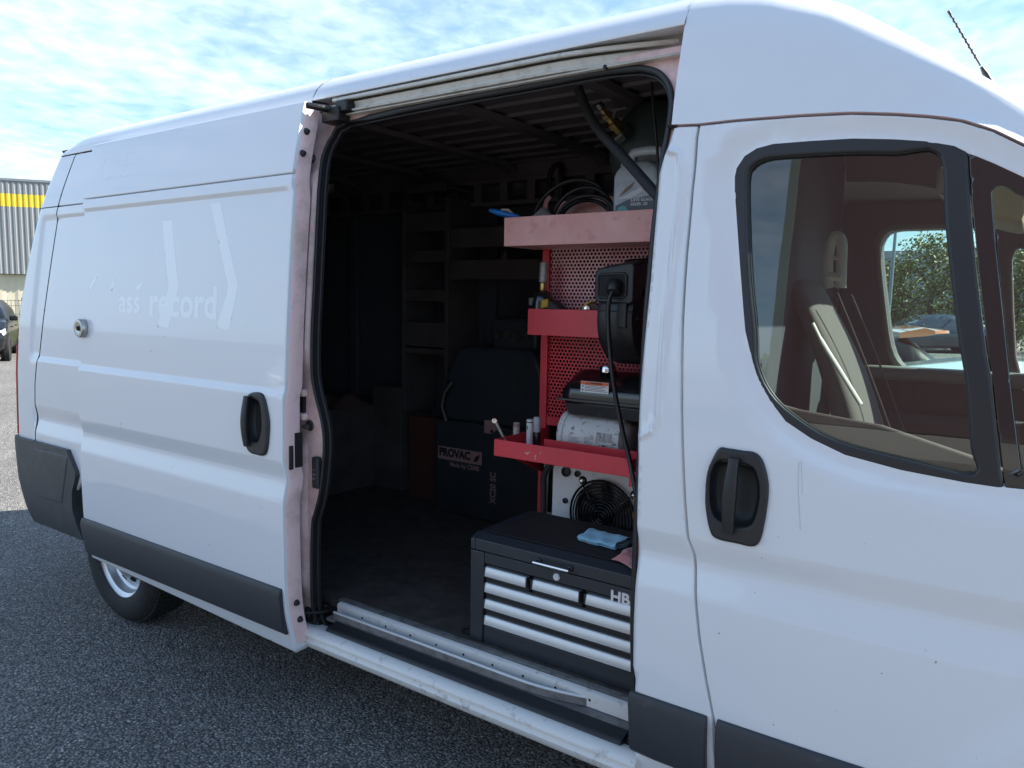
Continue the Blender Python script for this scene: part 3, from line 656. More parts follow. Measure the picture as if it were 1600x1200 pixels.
def specks(parent, yf, spots, name='paint_chip'):
    mb = MB()
    for x, z, r_, asp in spots:
        y = float(yf(np.array([x]), np.array([z]))[0])-.0006
        mb.add([(x+r_*math.cos(a)*random.uniform(.7, 1.3), y, z+r_*asp*math.sin(a)*random.uniform(.7, 1.3)) for a in np.linspace(0, 2*math.pi, 8)[:-1]], [tuple(range(7))])
    o = mb.build(name, chip_m, parent, smooth=0); o['kind'] = 'stuff'
chip_m = mat('exposed_primer_chip', (.36, .35, .34), .7)
random.seed(21)
specks(cdoor, S_front, [(random.uniform(.22, .95), random.uniform(.62, 1.22), random.choice([.0009, .0012, .0014, .0022]), random.uniform(.7, 1.6)) for k in range(13)])
specks(sdoor, S_door, [(random.uniform(-2.8, -1.45), random.uniform(.62, 1.9), random.choice([.0015, .002, .003]), random.uniform(.7, 1.5)) for k in range(16)])
def scratch(parent, yf, pts, r_=.0009):
    pts = smooth_pts(pts, 6)
    MB().tube([(x, float(yf(np.array([x]), np.array([z]))[0])-.0002, z) for x, z in pts], r_, 5).build('scratch', mat('grey_scratch', (.60, .62, .65), .5) if 'grey_scratch' not in MATS else MATS['grey_scratch'], parent)
scratch(cdoor, S_front, [(0.414, 1.283), (0.416, 1.225), (0.423, 1.165), (0.427, 1.122)]); scratch(cdoor, S_front, [(0.419, 1.287), (0.423, 1.25), (0.426, 1.208)])
scratch(sdoor, S_door, [(-1.518, 0.868), (-1.503, 0.858), (-1.495, 0.85)], .0012)

# --- nose of the van ahead of the cab door (mostly outside the frame)
fa = [(1.28+.42*math.cos(a), .34+.42*math.sin(a)) for a in np.linspace(0, math.pi, 25)]
S_fend = lambda x, z: bY(z)+.0125+.05*np.clip((x-.35)/1.0, 0, 1.2)**2+.10*np.clip((x-1.55)/.5, 0, 1)**2
panel('front_wing', [(1.105, 1.2), (1.095, 1.69), (1.30, 1.56), (1.75, 1.20), (2.02, 1.05), (2.08, .45), (1.70, .45)]+fa[1:-1]+[(1.09, .72)]if False else [(1.105, .77)]+[(1.105, 1.2), (1.10, 1.66), (1.12, 1.68), (1.32, 1.54), (1.57, 1.39), (1.80, 1.21), (2.02, 1.04), (2.08, .40), (1.71, .40)]+[p for p in fa if p[0] > 1.12], S_fend, paint, van, dx=.04, thick=.015)
hood = []
for x, z, y in ((1.12, 1.62, .12), (1.30, 1.53, .13), (1.55, 1.38, .15), (1.80, 1.22, .22), (2.0, 1.08, .26), (2.15, .95, .36), (2.22, .75, .40), (2.24, .45, .42)):
    hood.append([(x+.06*math.sin(math.pi*t), y+(W-2*y)*t, z+.05*math.sin(math.pi*t)) for t in np.linspace(0, 1, 13)])
MB().sheet(hood).build('bonnet', paint, van, smooth=60)
ws = []
for x in (.86, 1.0, 1.15, 1.30, 1.44):
    r = cab_row(x); ws.append(r)
MB().sheet([[(1.43, .19, 1.54)]+[(1.45+.16*math.sin(math.pi*t), .2+1.65*t, 1.555) for t in np.linspace(0, 1, 13)]+[(1.43, 1.86, 1.54)], [(1.0, .24, 1.3)]+[(1.0, .24+1.57*t, 1.30) for t in np.linspace(0, 1, 13)]+[(1.0, 1.81, 1.3)]]).build('dashboard', cab_trim, van, smooth=40)

# --- sill below the opening
def extrude_x(prof, x0, x1, name, m, n=8, fn=None, **k):
    rings = []
    for i in range(n+1):
        x = x0+(x1-x0)*i/n; dy = fn(x) if fn else 0
        rings.append([(x, y+dy, z) for y, z in prof])
    return MB().loft(rings).build(name, m, van, **k)
extrude_x([(.10, .30), (.030, .302), (.014, .316), (.011, .334), (.020, .344), (.021, .350), (.011, .356), (.012, .366), (.022, .374), (.032, .380), (.045, .383), (.10, .37)], -1.50, .02, 'door_sill', sill_paint, smooth=50)
extrude_x([(.045, .378), (.048, .389), (.060, .396), (.080, .398), (.099, .404), (.1035, .40), (.1035, .36), (.045, .36)], -1.30, -.045, 'sill_rubber_step', rubber, smooth=50)
def curve_in(x): return .12*np.clip((x+.42)/.42, 0, 1)**1.7
extrude_x([(.105, .405), (.105, .4305), (.112, .4305), (.112, .405)], -1.32, -.03, 'step_riser', mat('dull_step_riser', (.23, .23, .235), .5, metal=.3, dirt=((.08, .065, .05), 26, .48, .72, .75)), n=30, fn=curve_in, smooth=40)
extrude_x([(.102, .431), (.102, .434), (.106, .437), (.113, .435), (.113, .431)], -1.32, -.03, 'lower_track_lip', alu, n=30, fn=curve_in, smooth=40)
extrude_x([(.104, .402), (.40, .402), (.40, .39), (.104, .39)], -1.36, -.02, 'step_well', mat('grubby_step_metal', (.20, .195, .19), .5, dirt=((.06, .05, .04), 20, .45, .7, .8)), smooth=0)
extrude_x([(.142, .405), (.142, .446), (.150, .452), (.163, .453), (.163, .405)], -1.34, -.03, 'floor_edge_trim', sill_paint, n=6, smooth=40)
for k in range(9):
    MB().cyl((-1.20+k*.125, .1415, .428), (-1.20+k*.125, .150, .428), .0045, n=10).build('drain_hole', dark_void, van)
MB().box(-1.34, -.03, .1635, .1675, .44, .4515).build('floor_gap_line', dark_void, van, smooth=0)
extrude_x([(.168, .44), (.168, .4535), (.174, .456), (.196, .4555), (.198, .45)], -1.36, -.03, 'floor_edge_strip', mat('dull_alu_strip', (.34, .34, .33), .45, metal=.6, dirt=((.09, .08, .07), 22, .45, .7, .8)), n=6, smooth=40)
# --- cargo compartment shell
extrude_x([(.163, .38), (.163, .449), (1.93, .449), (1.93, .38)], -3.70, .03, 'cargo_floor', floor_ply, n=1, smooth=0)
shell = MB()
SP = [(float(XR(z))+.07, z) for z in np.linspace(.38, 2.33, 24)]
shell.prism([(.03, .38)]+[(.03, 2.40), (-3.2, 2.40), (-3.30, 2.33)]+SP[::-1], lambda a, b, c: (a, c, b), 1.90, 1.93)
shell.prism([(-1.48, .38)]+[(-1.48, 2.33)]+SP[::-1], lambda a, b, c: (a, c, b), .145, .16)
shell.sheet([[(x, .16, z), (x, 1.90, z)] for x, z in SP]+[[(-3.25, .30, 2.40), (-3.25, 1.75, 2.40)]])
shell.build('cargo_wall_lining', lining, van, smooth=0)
MB().prism([(.13, .38), (.13, 2.28), (.24, 2.40), (.4, 2.44), (1.65, 2.44), (1.81, 2.40), (1.92, 2.28), (1.92, .38)], lambda a, b, c: (c, a, b), .035, .055).build('bulkhead', lining, van, smooth=0)
MB().box(-3.15, .25, .26, 1.80, 2.436, 2.446).build('cargo_ceiling', ceil_paint, van, smooth=0)
rib = MB()
for k in range(11):
    y = .28+k*.15
    rib.prism([(-.018, 0), (-.010, -.012), (.010, -.012), (.018, 0)], lambda a, b, c: (c, y+a, 2.4355+b), -3.7, .03)
o = rib.build('ceiling_bead', ceil_paint, van, smooth=30); o['kind'] = 'stuff'
def roof_bow(x):
    pts = []
    for y in np.linspace(.17, 1.88, 25):
        e = min(y-.17, 1.88-y); z = 2.424-.10*(1-min(1, e/.22))**2.2
        pts.append((y, z))
    return MB().loft([[(x-.045, y, z+.0), (x-.03, y, z-.022), (x+.03, y, z-.022), (x+.045, y, z+.0), (x, y, z+.012)] for y, z in pts]).build('roof_bow', ceil_paint, van, smooth=40)
for x in (-3.0, -2.38, -1.72, -1.12, -.5): roof_bow(x)
MB().prism([(1.80, 2.357), (1.80, 2.4355), (1.84, 2.4355), (1.899, 2.38), (1.899, 2.357)], lambda a, b, c: (c, a, b), -3.2, .03).build('leak_seal_cap', ceil_paint, van, smooth=0)  # added strip that seals a light leak in the far roof corner
cr = MB()
cr.box(-3.7, .03, 1.80, 1.90, 2.20, 2.225); cr.box(-3.7, .03, 1.80, 1.90, 2.33, 2.355)
for k in range(20):
    x = -3.7+k*.19; cr.box(x, x+.055, 1.80, 1.815, 2.2255, 2.3295)
cr.build('cant_rail', ceil_paint, van, smooth=0)
vp = MB()
for x in (-3.1, -2.6, -1.9, -1.25, -.6):
    vp.box(x-.04, x+.04, 1.86, 1.8995, .46, 2.2)
vp.build('wall_post', lining, van, smooth=0, bevel=.008)

# --- door opening frame (jamb), seal, rails
JX0 = -1.60
def S_jamb(x, z): return bY(z)+.052+.0*x
op = smooth_pts(OPENING, 3, True)
panel('opening_frame', [(JX0, .33), (.045, .33), (.06, 1.0), (.045, 1.9), (.045, 2.345), (JX0, 2.345)], S_jamb, jamb_paint, van, holes=[op], thick=.03, er=.004, dx=.04, dz=.04, fine=False, hthick=.012)
oc = np.array(op)
if area(oc) < 0: oc = oc[::-1]
vn_ = vnorm(oc)
inner = oc-vn_*.006
ring = [(p[0], float(bY(p[1]))+.050, p[1]) for p in inner]
MB().tube(ring, .0068, 12, closed=True, flat=(1.0, 1.5)).build('door_seal', rubber, van, smooth=60)
inner2 = oc-vn_*.018
rev = []
for d_, dy in ((.004, .055), (.006, .07), (.012, .075), (.013, .085)):
    q = oc-vn_*d_; rev.append([(p[0], float(bY(p[1]))+dy, p[1]) for p in q])
MB().loft(rev, True, False).build('opening_reveal', mat('dark_reveal_trim', (.018, .019, .022), .6), van, smooth=40)
MB().tube([(p[0], float(bY(p[1]))+.068, p[1]) for p in inner2], .005, 10, closed=True).build('inner_seal_lip', rubber, van, smooth=60)
# raised pressing on the rear post
zr = np.linspace(1.36, 2.16, 30)
MB().loft([[(-1.455+.0*z, float(bY(z))+.054, z), (-1.44, float(bY(z))+.054-.022*float(ss(1.36, 1.46, z)*(1-ss(2.08, 2.16, z))), z), (-1.40, float(bY(z))+.054-.024*float(ss(1.36, 1.46, z)*(1-ss(2.08, 2.16, z))), z), (-1.385, float(bY(z))+.056, z)] for z in zr], closed=True).build('post_pressing', jamb_paint, van, smooth=60)
zr = np.linspace(.47, 1.15, 30)
MB().loft([[(-1.475, float(bY(z))+.054, z), (-1.455, float(bY(z))+.054-.020*float(ss(.47, .55, z)*(1-ss(1.0, 1.15, z))), z), (-1.415, float(bY(z))+.054-.018*float(ss(.47, .55, z)*(1-ss(1.0, 1.15, z))), z), (-1.395, float(bY(z))+.056, z)] for z in zr], closed=True).build('post_pressing', jamb_paint, van, smooth=60)
MB().box(-1.50, -1.41, .045, .060, 1.215, 1.275).build('post_slot', dark_void, van, bevel=.004)
for z in (1.277, 1.185): MB().box(-1.50, -1.395, .030, .058, z, z+.028).build('post_slot_lip', jamb_paint, van, bevel=.008)
def jp(x, z, d=.052): return (x, float(bY(z))+d, z)
st = (-1.388, 1.167)
MB().lathe([(.001, .006), (.02, .006), (.022, 0)], jp(*st), (0, -1, 0), 20).tube([jp(st[0], st[1], .05), jp(st[0], st[1], .02), jp(st[0]+.02, st[1], .012), jp(st[0]+.035, st[1], .014)], .007, 10).build('door_striker', steel_dark, van, smooth=50)
st = (-1.466, 1.061)
lt = (-1.34, 0.994)
MB().obox(jp(lt[0], lt[1], .046), (1, 0, 0), (0, 1, 0), (0, 0, 1), .018, .014, .060).build('latch_contact', black_plastic, van, bevel=.007, segs=3)
for dz in (-.022, -.006, .012): MB().lathe([(.001, .004), (.0045, .003), (.006, 0)], jp(lt[0]-.004, lt[1]+dz, .032), (0, -1, 0), 10).build('contact_pin', steel_dark, van)
bp_ = (-1.448, 2.167)
MB().lathe([(.001, .020), (.010, .019), (.015, .010), (.020, 0)], jp(*bp_), (0, -1, 0), 18).build('rubber_buffer', rubber, van)
# crack of old sealant along the post
crk = [(-1.501, 2.28), (-1.485, 2.236), (-1.491, 2.205), (-1.48, 2.177), (-1.495, 2.164), (-1.479, 2.138), (-1.488, 2.107), (-1.481, 2.087)]
MB().tube([jp(x, z, .050) for x, z in crk], .004, 6).build('old_sealant_line', mat('brown_sealant', (.07, .045, .025), .8), van)
crk = [(-1.524, 2.417), (-1.492, 2.323), (-1.481, 2.248), (-1.468, 2.185)]
MB().tube([jp(x, z, .03) for x, z in crk], .003, 6).build('old_sealant_line', MATS['brown_sealant'], van)

# upper rail: cream channels that curve inward at the front end
def rail_in(x): return .085*float(np.clip((x+.42)/.44, 0, 1))**1.8
def rail(name, prof, m, x0=-1.40, x1=.03):
    return extrude_x(prof, x0, x1, name, m, n=36, fn=rail_in, smooth=40)
extrude_x([(.200, 2.30), (.200, 2.395), (.262, 2.4355), (.27, 2.4355), (.215, 2.30)], -1.43, .03, 'rail_back_plate', mat('rail_shadow_metal', (.30, .28, .26), .6), n=2, smooth=0)
rail('upper_rail_lip', [(.130, 2.359), (.127, 2.362), (.128, 2.371), (.132, 2.373), (.20, 2.374), (.20, 2.369), (.138, 2.367), (.137, 2.359)], rail_metal, -1.33)
rail('upper_rail_channel', [(.20, 2.356), (.146, 2.354), (.144, 2.350), (.150, 2.340), (.150, 2.330), (.20, 2.329)], rail_metal, -1.36)
rail('upper_rail_flange', [(.20, 2.328), (.136, 2.327), (.132, 2.324), (.134, 2.319), (.20, 2.318)], rail_metal, -1.38)
extrude_x([(.19, 2.317), (.142, 2.3165), (.136, 2.312), (.138, 2.309), (.19, 2.308)], -1.30, .03, 'opening_header', rail_metal, n=4, smooth=40)
hp_ = (-0.209, 0.135, 2.311)
MB().cyl((hp_[0], hp_[1]+.012, hp_[2]), (hp_[0], hp_[1]-.0, hp_[2]), .006, n=14).build('rail_hole', dark_void, van)
# top hinge arm and carriage
ha = MB(); hA = (-1.359, 0.03, 2.332); hB = (-1.324, 0.1, 2.329); hC = (-1.309, 0.16, 2.326)
ha.tube([hA, hB, hC], [.012, .014, .012], 8); 
ha.obox((hB[0]+.01, hB[1]+.03, hB[2]-.020), (1, 0, 0), (0, 1, 0), (0, 0, 1), .045, .030, .026)
ha.obox((hB[0]+.06, hB[1]+.03, hB[2]+.006), (1, 0, 0), (0, 1, 0), (0, 0, 1), .03, .022, .020)
ha.build('top_roller_arm', mat('greasy_black_steel', (.018, .018, .018), .38, metal=.3, bump=.5, bscale=90), van, bevel=.005)
hb = MB(); a = (-1.441, 0.02, 0.429); b = (-1.381, 0.09, 0.426); c = (-1.379, 0.18, 0.41)
hb.tube([a, b, c], [.010, .013, .010], 8, flat=(.8, 1.6)); hb.obox((b[0]-.03, b[1]-.01, b[2]-.035), (1, 0, 0), (0, 1, 0), (0, 0, 1), .03, .02, .014)
for q in (.3, .7): hb.cyl((a[0]+(c[0]-a[0])*q, a[1]+(c[1]-a[1])*q, a[2]+.01), (a[0]+(c[0]-a[0])*q, a[1]+(c[1]-a[1])*q, a[2]-.03), .014, n=14)
hb.build('bottom_roller_arm', MATS['greasy_black_steel'], van, bevel=.003)
# check strap at the front jamb
cs = (0.018, 2.145)
MB().obox(jp(cs[0], cs[1], .03), (1, 0, 0), (0, 1, 0), (.1, 0, 1), .008, .02, .035).build('front_jamb_bumper', rubber, van, bevel=.006)

# --- underbody and wheels
MB().box(-3.6, 2.0, .15, 1.9, .30, .378).build('underbody', dark_void, van, smooth=0)
for y in (.34, 1.69): MB().box(-3.2, -2.36, y, y+.02, .2, .9).build('wheel_arch_liner', dark_void, van, smooth=0)
def wheel(x, y, s):      # s=-1: outer face towards -Y
    r = .345; ty = MB()
    prof = [(.215, .012), (.225, .004), (.26, -.004), (.30, -.002), (.325, .014), (.340, .030), (.345, .050), (.345, .190), (.338, .205), (.31, .218), (.22, .21)]
    t = MB().lathe([(a, h) for a, h in prof], (x, y, r-.003), (0, -s, 0), 64, caps=False).build('tyre', tyre_m, None, smooth=40)
    treads = MB()
    for k in range(90):
        a = 2*math.pi*k/90; c_, s_ = math.cos(a), math.sin(a)
        for h0, h1 in ((.036, .075), (.085, .118), (.128, .160), (.168, .200)):
            off = .012*(1 if int(h0*100) % 2 else 0)/r
            aa = a+off; c_, s_ = math.cos(aa), math.sin(aa)
            treads.obox((x+c_*(r+.0005), y-s*(h0+h1)/2, r-.003+s_*(r+.0005)), (c_, 0, s_), (0, 1, 0), (-s_, 0, c_), .005, (h1-h0)/2, .0092)
    treads.build('tread', tyre_m, t, smooth=0)['kind'] = 'stuff'
    rim = MB().lathe([(.222, .008), (.224, .016), (.216, .024), (.200, .034), (.192, .070), (.180, .078), (.150, .070), (.125, .050), (.118, .040), (.095, .036), (.075, .040), (.070, .048), (.001, .048)], (x, y, r-.003), (0, -s, 0), 48, caps=False).build('rim', steel_rim, t, smooth=40)
    hub = MB().lathe([(.001, -.002), (.030, 0), (.036, .006), (.038, .045)], (x, y-s*.0, r-.003), (0, -s, 0), 28, caps=False).build('hub_cap', steel_rim, t, smooth=40)
    for k in range(5):
        a = 2*math.pi*k/5+.3; c_, s_ = math.cos(a), math.sin(a)
        MB().lathe([(.001, 0), (.008, .001), (.0095, .006), (.0095, .02)], (x+c_*.058, y-s*.028, r-.003+s_*.058), (0, -s, 0), 6).build('wheel_bolt', steel_rim, t, smooth=0)
    for k in range(10):
        holes = MB()
        a = 2*math.pi*k/10+.1; c_, s_ = math.cos(a), math.sin(a)
        holes.lathe([(.001, 0), (.017, .0005), (.018, .004)], (x+c_*.136, y-s*.053, r-.003+s_*.136), (c_*.55, s*.8, s_*.55), 16)
        holes.build('rim_vent', dark_void, t, smooth=40)
    t.parent = van; t.matrix_parent_inverse = wm(van).inverted()
    return t
wheel(-2.87, .058, -1)
wheel(1.28, .085, -1)
wheel(-2.78, W-.075, 1); wheel(1.28, W-.085, 1)

# --- far side of the van and the cab interior
FW = [(0.231, 1.878), (0.232, 1.94), (0.268, 1.983), (0.381, 1.987), (0.478, 1.986)]+[(.60, 1.985), (.645, 1.975)]+[(.655, 1.33)]+[(0.594, 1.353), (0.422, 1.374), (0.35, 1.395), (0.301, 1.481), (0.262, 1.68)]
FQ = [(0.726, 1.791), (0.724, 1.874), (0.74, 1.899), (0.768, 1.893)]+[(.95, 1.86), (1.02, 1.34), (.80, 1.33)]
fdp = panel('far_cab_door', [(.06, .40), (1.25, .40), (1.25, 1.62), (.95, 2.02), (.8, 2.10), (.06, 2.12)], lambda x, z: 1.90+0*x, cab_trim, van, holes=[smooth_pts(FW, 3, True), smooth_pts(FQ, 3, True)], thick=.09, er=.02, dx=.06, dz=.06, fine=False, drop=.02, hthick=.07)
panel('far_window_surround', [(p[0]+(p[0]-.42)*.10-.012, p[1]+(p[1]-1.66)*.08) for p in smooth_pts(FW, 3, True)], lambda x, z: 1.892+0*x, cab_grey, fdp, holes=[smooth_pts(FW, 3, True)], thick=.01, er=.012, dx=.05, dz=.05, fine=False, drop=.008)
panel('far_window_glass', [(p[0]+(p[0]-.42)*.05, p[1]+(p[1]-1.66)*.05) for p in FW], lambda x, z: 1.955+0*x, far_glass, fdp, thick=.0001, er=.004, fine=False, drop=0)
panel('far_quarter_glass', FQ, lambda x, z: 1.955+0*x, far_glass, fdp, thick=.0001, er=.004, fine=False, drop=0)
MB().box(.20, 1.15, 1.80, 1.897, 1.335, 1.395).build('door_ledge', cab_grey, fdp, bevel=.02, segs=4)
MB().box(.22, 1.10, 1.82, 1.898, .95, 1.20).build('door_armrest', cab_trim, fdp, bevel=.02, segs=3)
MB().sheet([[(float(XR(z))+.0, mir(float(bY(z))+.10), z), (float(XR(z))+.10, mir(float(bY(z))), z), (.05, mir(float(bY(z))), z), (1.10, mir(float(bY(z))), z)] if z < 2.1 else [(float(XR(z))+.0, mir(float(bY(z))+.10), z), (float(XR(z))+.10, mir(float(bY(z))), z), (.05, mir(float(bY(z))), z), (.051, mir(float(bY(z))), z)] for z in ()] or [[(float(XR(z)), 1.0, z), (float(XR(z)), mir(float(bY(z))+.10), z), (float(XR(z))+.10, mir(float(bY(z))), z), (.05, mir(float(bY(z))), z)] for z in np.linspace(.40, 2.36, 30)]).build('far_side_panel', paint, van, smooth=50)
MB().box(.05, 1.15, mir(.05), mir(.10), .40, 1.30).build('far_door_skin', paint, van, bevel=.02)
MB().box(.057, 1.3, .12, 1.93, .42, .50).build('cab_floor', cab_trim, van, smooth=0)
hl = MB(); rows = []
for x in np.linspace(.057, .64, 12):
    r = cab_row(x); rows.append([(a, b+(.02 if b < 1.0 else -.02), c-.03) for a, b, c in r[2:-2]])
hl.sheet(rows).build('headliner', cab_trim, van, smooth=60)
# near door inner trim, its top ledge shows through the glass
nl = [(0.36, 1.383), (0.559, 1.363), (0.751, 1.313)]
MB().loft([[(x, .115, z-.09), (x, .20, z-.05), (x, .205, z), (x, .125, z+.012)] for x, z in [(nl[0][0]-.05, nl[0][1]+.01)]+nl+[(1.05, nl[-1][1]-.10)]]).build('door_inner_ledge', cab_trim, cdoor, smooth=40, bevel=.006)
MB().box(.16, 1.08, .11, .135, .45, 1.24).build('door_inner_panel', cab_trim, cdoor, bevel=.01)
# driver's seat
seat = []
prof_b = [(0.088, 1.595), (0.124, 1.716), (0.146, 1.74), (0.198, 1.728), (0.245, 1.649), (0.303, 1.505), (0.357, 1.363), (0.391, 1.171), (0.417, 0.978)]
back_front = prof_b[3:]
bk = MB(); rings = []
for t in np.linspace(0, 1, 18):
    z = .98+(1.725-.98)*t; xf = .40-.30*t**1.15+.03*math.sin(math.pi*t); w = .235-.055*t**3; th = .15-.07*t
    ring = []
    for k in range(28):
        a = 2*math.pi*k/28; c_, s_ = math.cos(a), math.sin(a)
        ex = math.copysign(abs(c_)**.6, c_); ey = math.copysign(abs(s_)**.6, s_)
        ring.append((xf-th*.5+ex*th*.5, 1.36+ey*w, z))
    rings.append(ring)
t = rings[-1]; c0 = np.mean(t, axis=0); rings.append([tuple(c0+(np.array(p)-c0)*.7+np.array([-.004, 0, .022])) for p in t]); rings.append([tuple(c0+(np.array(p)-c0)*.2+np.array([-.006, 0, .03])) for p in t])
seat_o = bk.loft(rings).build('driver_seat', seat_fab, van, smooth=70)
MB().loft([[(x, 1.36+ey*.24, .98+ez+.12*(x-.1)*.2) for ey, ez in ((-1, -.05), (-1, .03), (-.8, .07), (.8, .07), (1, .03), (1, -.05), (.8, -.09), (-.8, -.09))] for x in (.12, .25, .45, .62, .68)]).build('seat_cushion', seat_fab, seat_o, smooth=60, bevel=.01)
for dy in (-.12, .12):
    MB().tube([(.085+.30*(1.72-z)/.75*0+ (0.40-.30*((z-.98)/.745)**1.15 if z < 1.72 else .10)+.008, 1.36+dy, z) for z in np.linspace(1.1, 1.70, 12)], .004, 6).build('seat_seam', cab_trim, seat_o)
MB().box(.10, .65, 1.14, 1.58, .49, .90).build('seat_base', cab_trim, seat_o, bevel=.03)
# pale headrest frame on top of the seat: a tall loop with a cross bar
hl_ = [(0.148, 1.722), (0.138, 1.772), (0.136, 1.847), (0.146, 1.906), (0.159, 1.923), (0.176, 1.915), (0.185, 1.885), (0.187, 1.821), (0.19, 1.722)]
hr = MB().tube([(x, 1.36, z) for x, z in smooth_pts(hl_, 4)], .0085, 12, flat=(1, 2.4))
q = hl_; hr.tube([(q[2][0], 1.36, q[2][1]), (q[7][0], 1.36, q[2][1]-.015)], .008, 10); hr.tube([(q[1][0], 1.36, q[1][1]), (q[8][0], 1.36, q[1][1]-.01)], .016, 12)
hr.build('headrest_frame', cab_light, seat_o, smooth=60)
# passenger seat belt; its pale colour stands for the light it catches
sb = [(0.194, 0.95, 1.591), (0.23, 0.95, 1.526), (0.287, 0.95, 1.44), (0.366, 0.95, 1.321)]
MB().tube([tuple(p) for p in smooth_pts(sb, 4)], [.006]*4+[.008]*9, 8, flat=(1.0, 1.5)).build('seat_belt_glint', cab_light, van, smooth=60)
sv = (0.729, 0.9, 1.951)
MB().obox(sv, (1, 0, -.3), (0, 1, 0), (.3, 0, 1), .07, .20, .05).build('sun_visor', mat('cream_visor', (.50, .42, .24), .7), van, bevel=.015)
swc = Vector((.98, 1.40, 1.30)); sw = []
for k in range(40):
    a = 2*math.pi*k/40; sw.append(swc+Vector((.35*math.sin(a)*.19/.35*.55, math.cos(a)*.19, math.sin(a)*.19*.85)))
MB().tube(sw, .014, 10, closed=True).tube([swc+Vector((0, -.18, 0)), swc+Vector((.03, 0, 0)), swc+Vector((0, .18, 0))], .02, 10).tube([swc, swc+Vector((.3, 0, -.25))], .03, 10).build('steering_wheel', black_plastic, van, smooth=60)
mr_ = (0.62, 0.5, 1.972)
MB().obox(mr_, (1, 0, 0), (0, 1, 0), (0, 0, 1), .012, .10, .035).build('grab_handle', cab_grey, van, bevel=.01)
# aerial on the cab roof
aa = (0.666, 0.62, 2.299); ab = (0.58, 0.62, 2.455)
wb = MB().tube([aa, ab], [.0026, .0022], 8)
A, B = Vector(aa), Vector(ab); n_ = 60
wb.tube([A.lerp(B, i/n_)+Vector((math.cos(i*1.1)*.003, math.sin(i*1.1)*.0022, 0)) for i in range(8, n_)], .0018, 6); wb.tube([A.lerp(B, .94), B], [.0038, .0038], 8); wb.lathe([(.008, -.06), (.008, -.03), (.004, -.005)], aa, (B-A), 12)
wb.build('roof_aerial', rubber, van, smooth=60)

# =================================================================== things in the cargo hold
FZ = .449
# --- red steel rack along the hold
rack = thing('tool_rack', 'red steel tool rack with perforated back sheet and three trays inside the van', 'tool rack', (-.5, .9, FZ))
RY = .93
for x in (-.925, -.10):
    MB().box(x-.0, x+.035, RY, RY+.035, FZ, 1.98).build('post', red_paint, rack, bevel=.003)
zP = {'t1': 1.881, 'b2': 1.154, 'c2': 1.115}
MB().box(-.888, -.102, RY+.004, RY+.022, zP['c2'], zP['b2']).build('cross_bar', red_paint, rack, bevel=.003)
MB().box(-.888, -.102, RY+.004, RY+.022, 1.555, 1.60).build('cross_bar', red_paint, rack, bevel=.003)
def perforated(x0, x1, z0, z1, name, m, pitch=.0172, rad=.0060, y=RY+.010):
    mb = MB(); row = 0; z = z0+pitch*.5
    vs_ = []; fs = []
    while z < z1:
        x = x0+pitch*(.5+(.5 if row % 2 else 0))
        while x < x1:
            b = len(vs_)
            for k in range(12):
                a = math.pi/6*k+math.pi/6; rr = pitch/math.sqrt(3)*(1 if k % 2 == 0 else math.cos(math.pi/6))
                vs_.append((x+rr*math.cos(a), y, z+rr*math.sin(a)))
            for k in range(12):
                a = math.pi/6*k+math.pi/6; vs_.append((x+rad*math.cos(a), y, z+rad*math.sin(a)))
            for k in range(12):
                a = math.pi/6*k+math.pi/6; vs_.append((x+rad*math.cos(a), y+.0022, z+rad*math.sin(a)))
            for k in range(12):
                j = (k+1) % 12
                fs.append((b+k, b+j, b+12+j, b+12+k)); fs.append((b+12+k, b+12+j, b+24+j, b+24+k))
            x += pitch
        z += pitch*math.sqrt(3)/2; row += 1
    mb.add(vs_, fs); o = mb.build(name, m, rack, smooth=0); return o
# note: rotated so hexagon points are vertical
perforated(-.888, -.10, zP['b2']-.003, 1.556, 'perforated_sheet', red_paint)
perforated(-.888, -.10, 1.60, 1.93, 'perforated_sheet', red_glare_sheet)
def tray(x0, x1, y0, y1, z0, z1, m, lip=.0, th=.004, back=None, inner=None):
    mb = MB()
    mb.box(x0, x1, y0, y0+th, z0, z1); mb.box(x0, x1, y0+th, y1, z0, z0+th)
    zb = back or z1
    mb.box(x0, x0+th, y0+th, y1, z0+th, z1); mb.box(x1-th, x1, y0+th, y1, z0+th, z1); mb.box(x0+th, x1-th, y1-th, y1, z0+th, zb)
    return mb.build('tray', m, rack, smooth=0, bevel=.0015)
tl0 = (-0.962, 0.7, 1.983); tl1 = (-0.96, 0.7, 1.869); tr0 = (-0.316, 0.7, 1.975)
t = tray(tl0[0], -.30, .70, .926, tl1[2], tl0[2], red_glare_worn); t['label'] = 'red top tray with glare painted pale pink and a scuffed front'
m0 = (-0.906, 0.8, 1.619); m1 = (-0.903, 0.8, 1.511)
tray(m0[0], -.30, .80, .926, m1[2], m0[2], red_paint)
l0 = (-0.885, 0.55, 1.107); l1 = (-0.884, 0.55, 1.043); lr = (-0.288, 0.55, 1.045)
lowz0, lowz1 = l1[2]-.002, l0[2]
lt_ = MB(); th = .004
lt_.box(l0[0], lr[0], .55, .554, lowz0, lowz1); lt_.box(l0[0], lr[0], .554, .66, lowz0, lowz0+th); lt_.box(l0[0], -.73, .66, .926, lowz0, lowz0+th)
lt_.box(l0[0], l0[0]+th, .554, .926, lowz0+th, lowz1); lt_.box(lr[0]-th, lr[0], .554, .66, lowz0+th, lowz1-.004); lt_.box(-.72, lr[0]-.006, .656, .66, lowz0+th, lowz1+.006)
lt_.build('tray', red_paint, rack, smooth=0, bevel=.0012)
chips = MB(); random.seed(3)
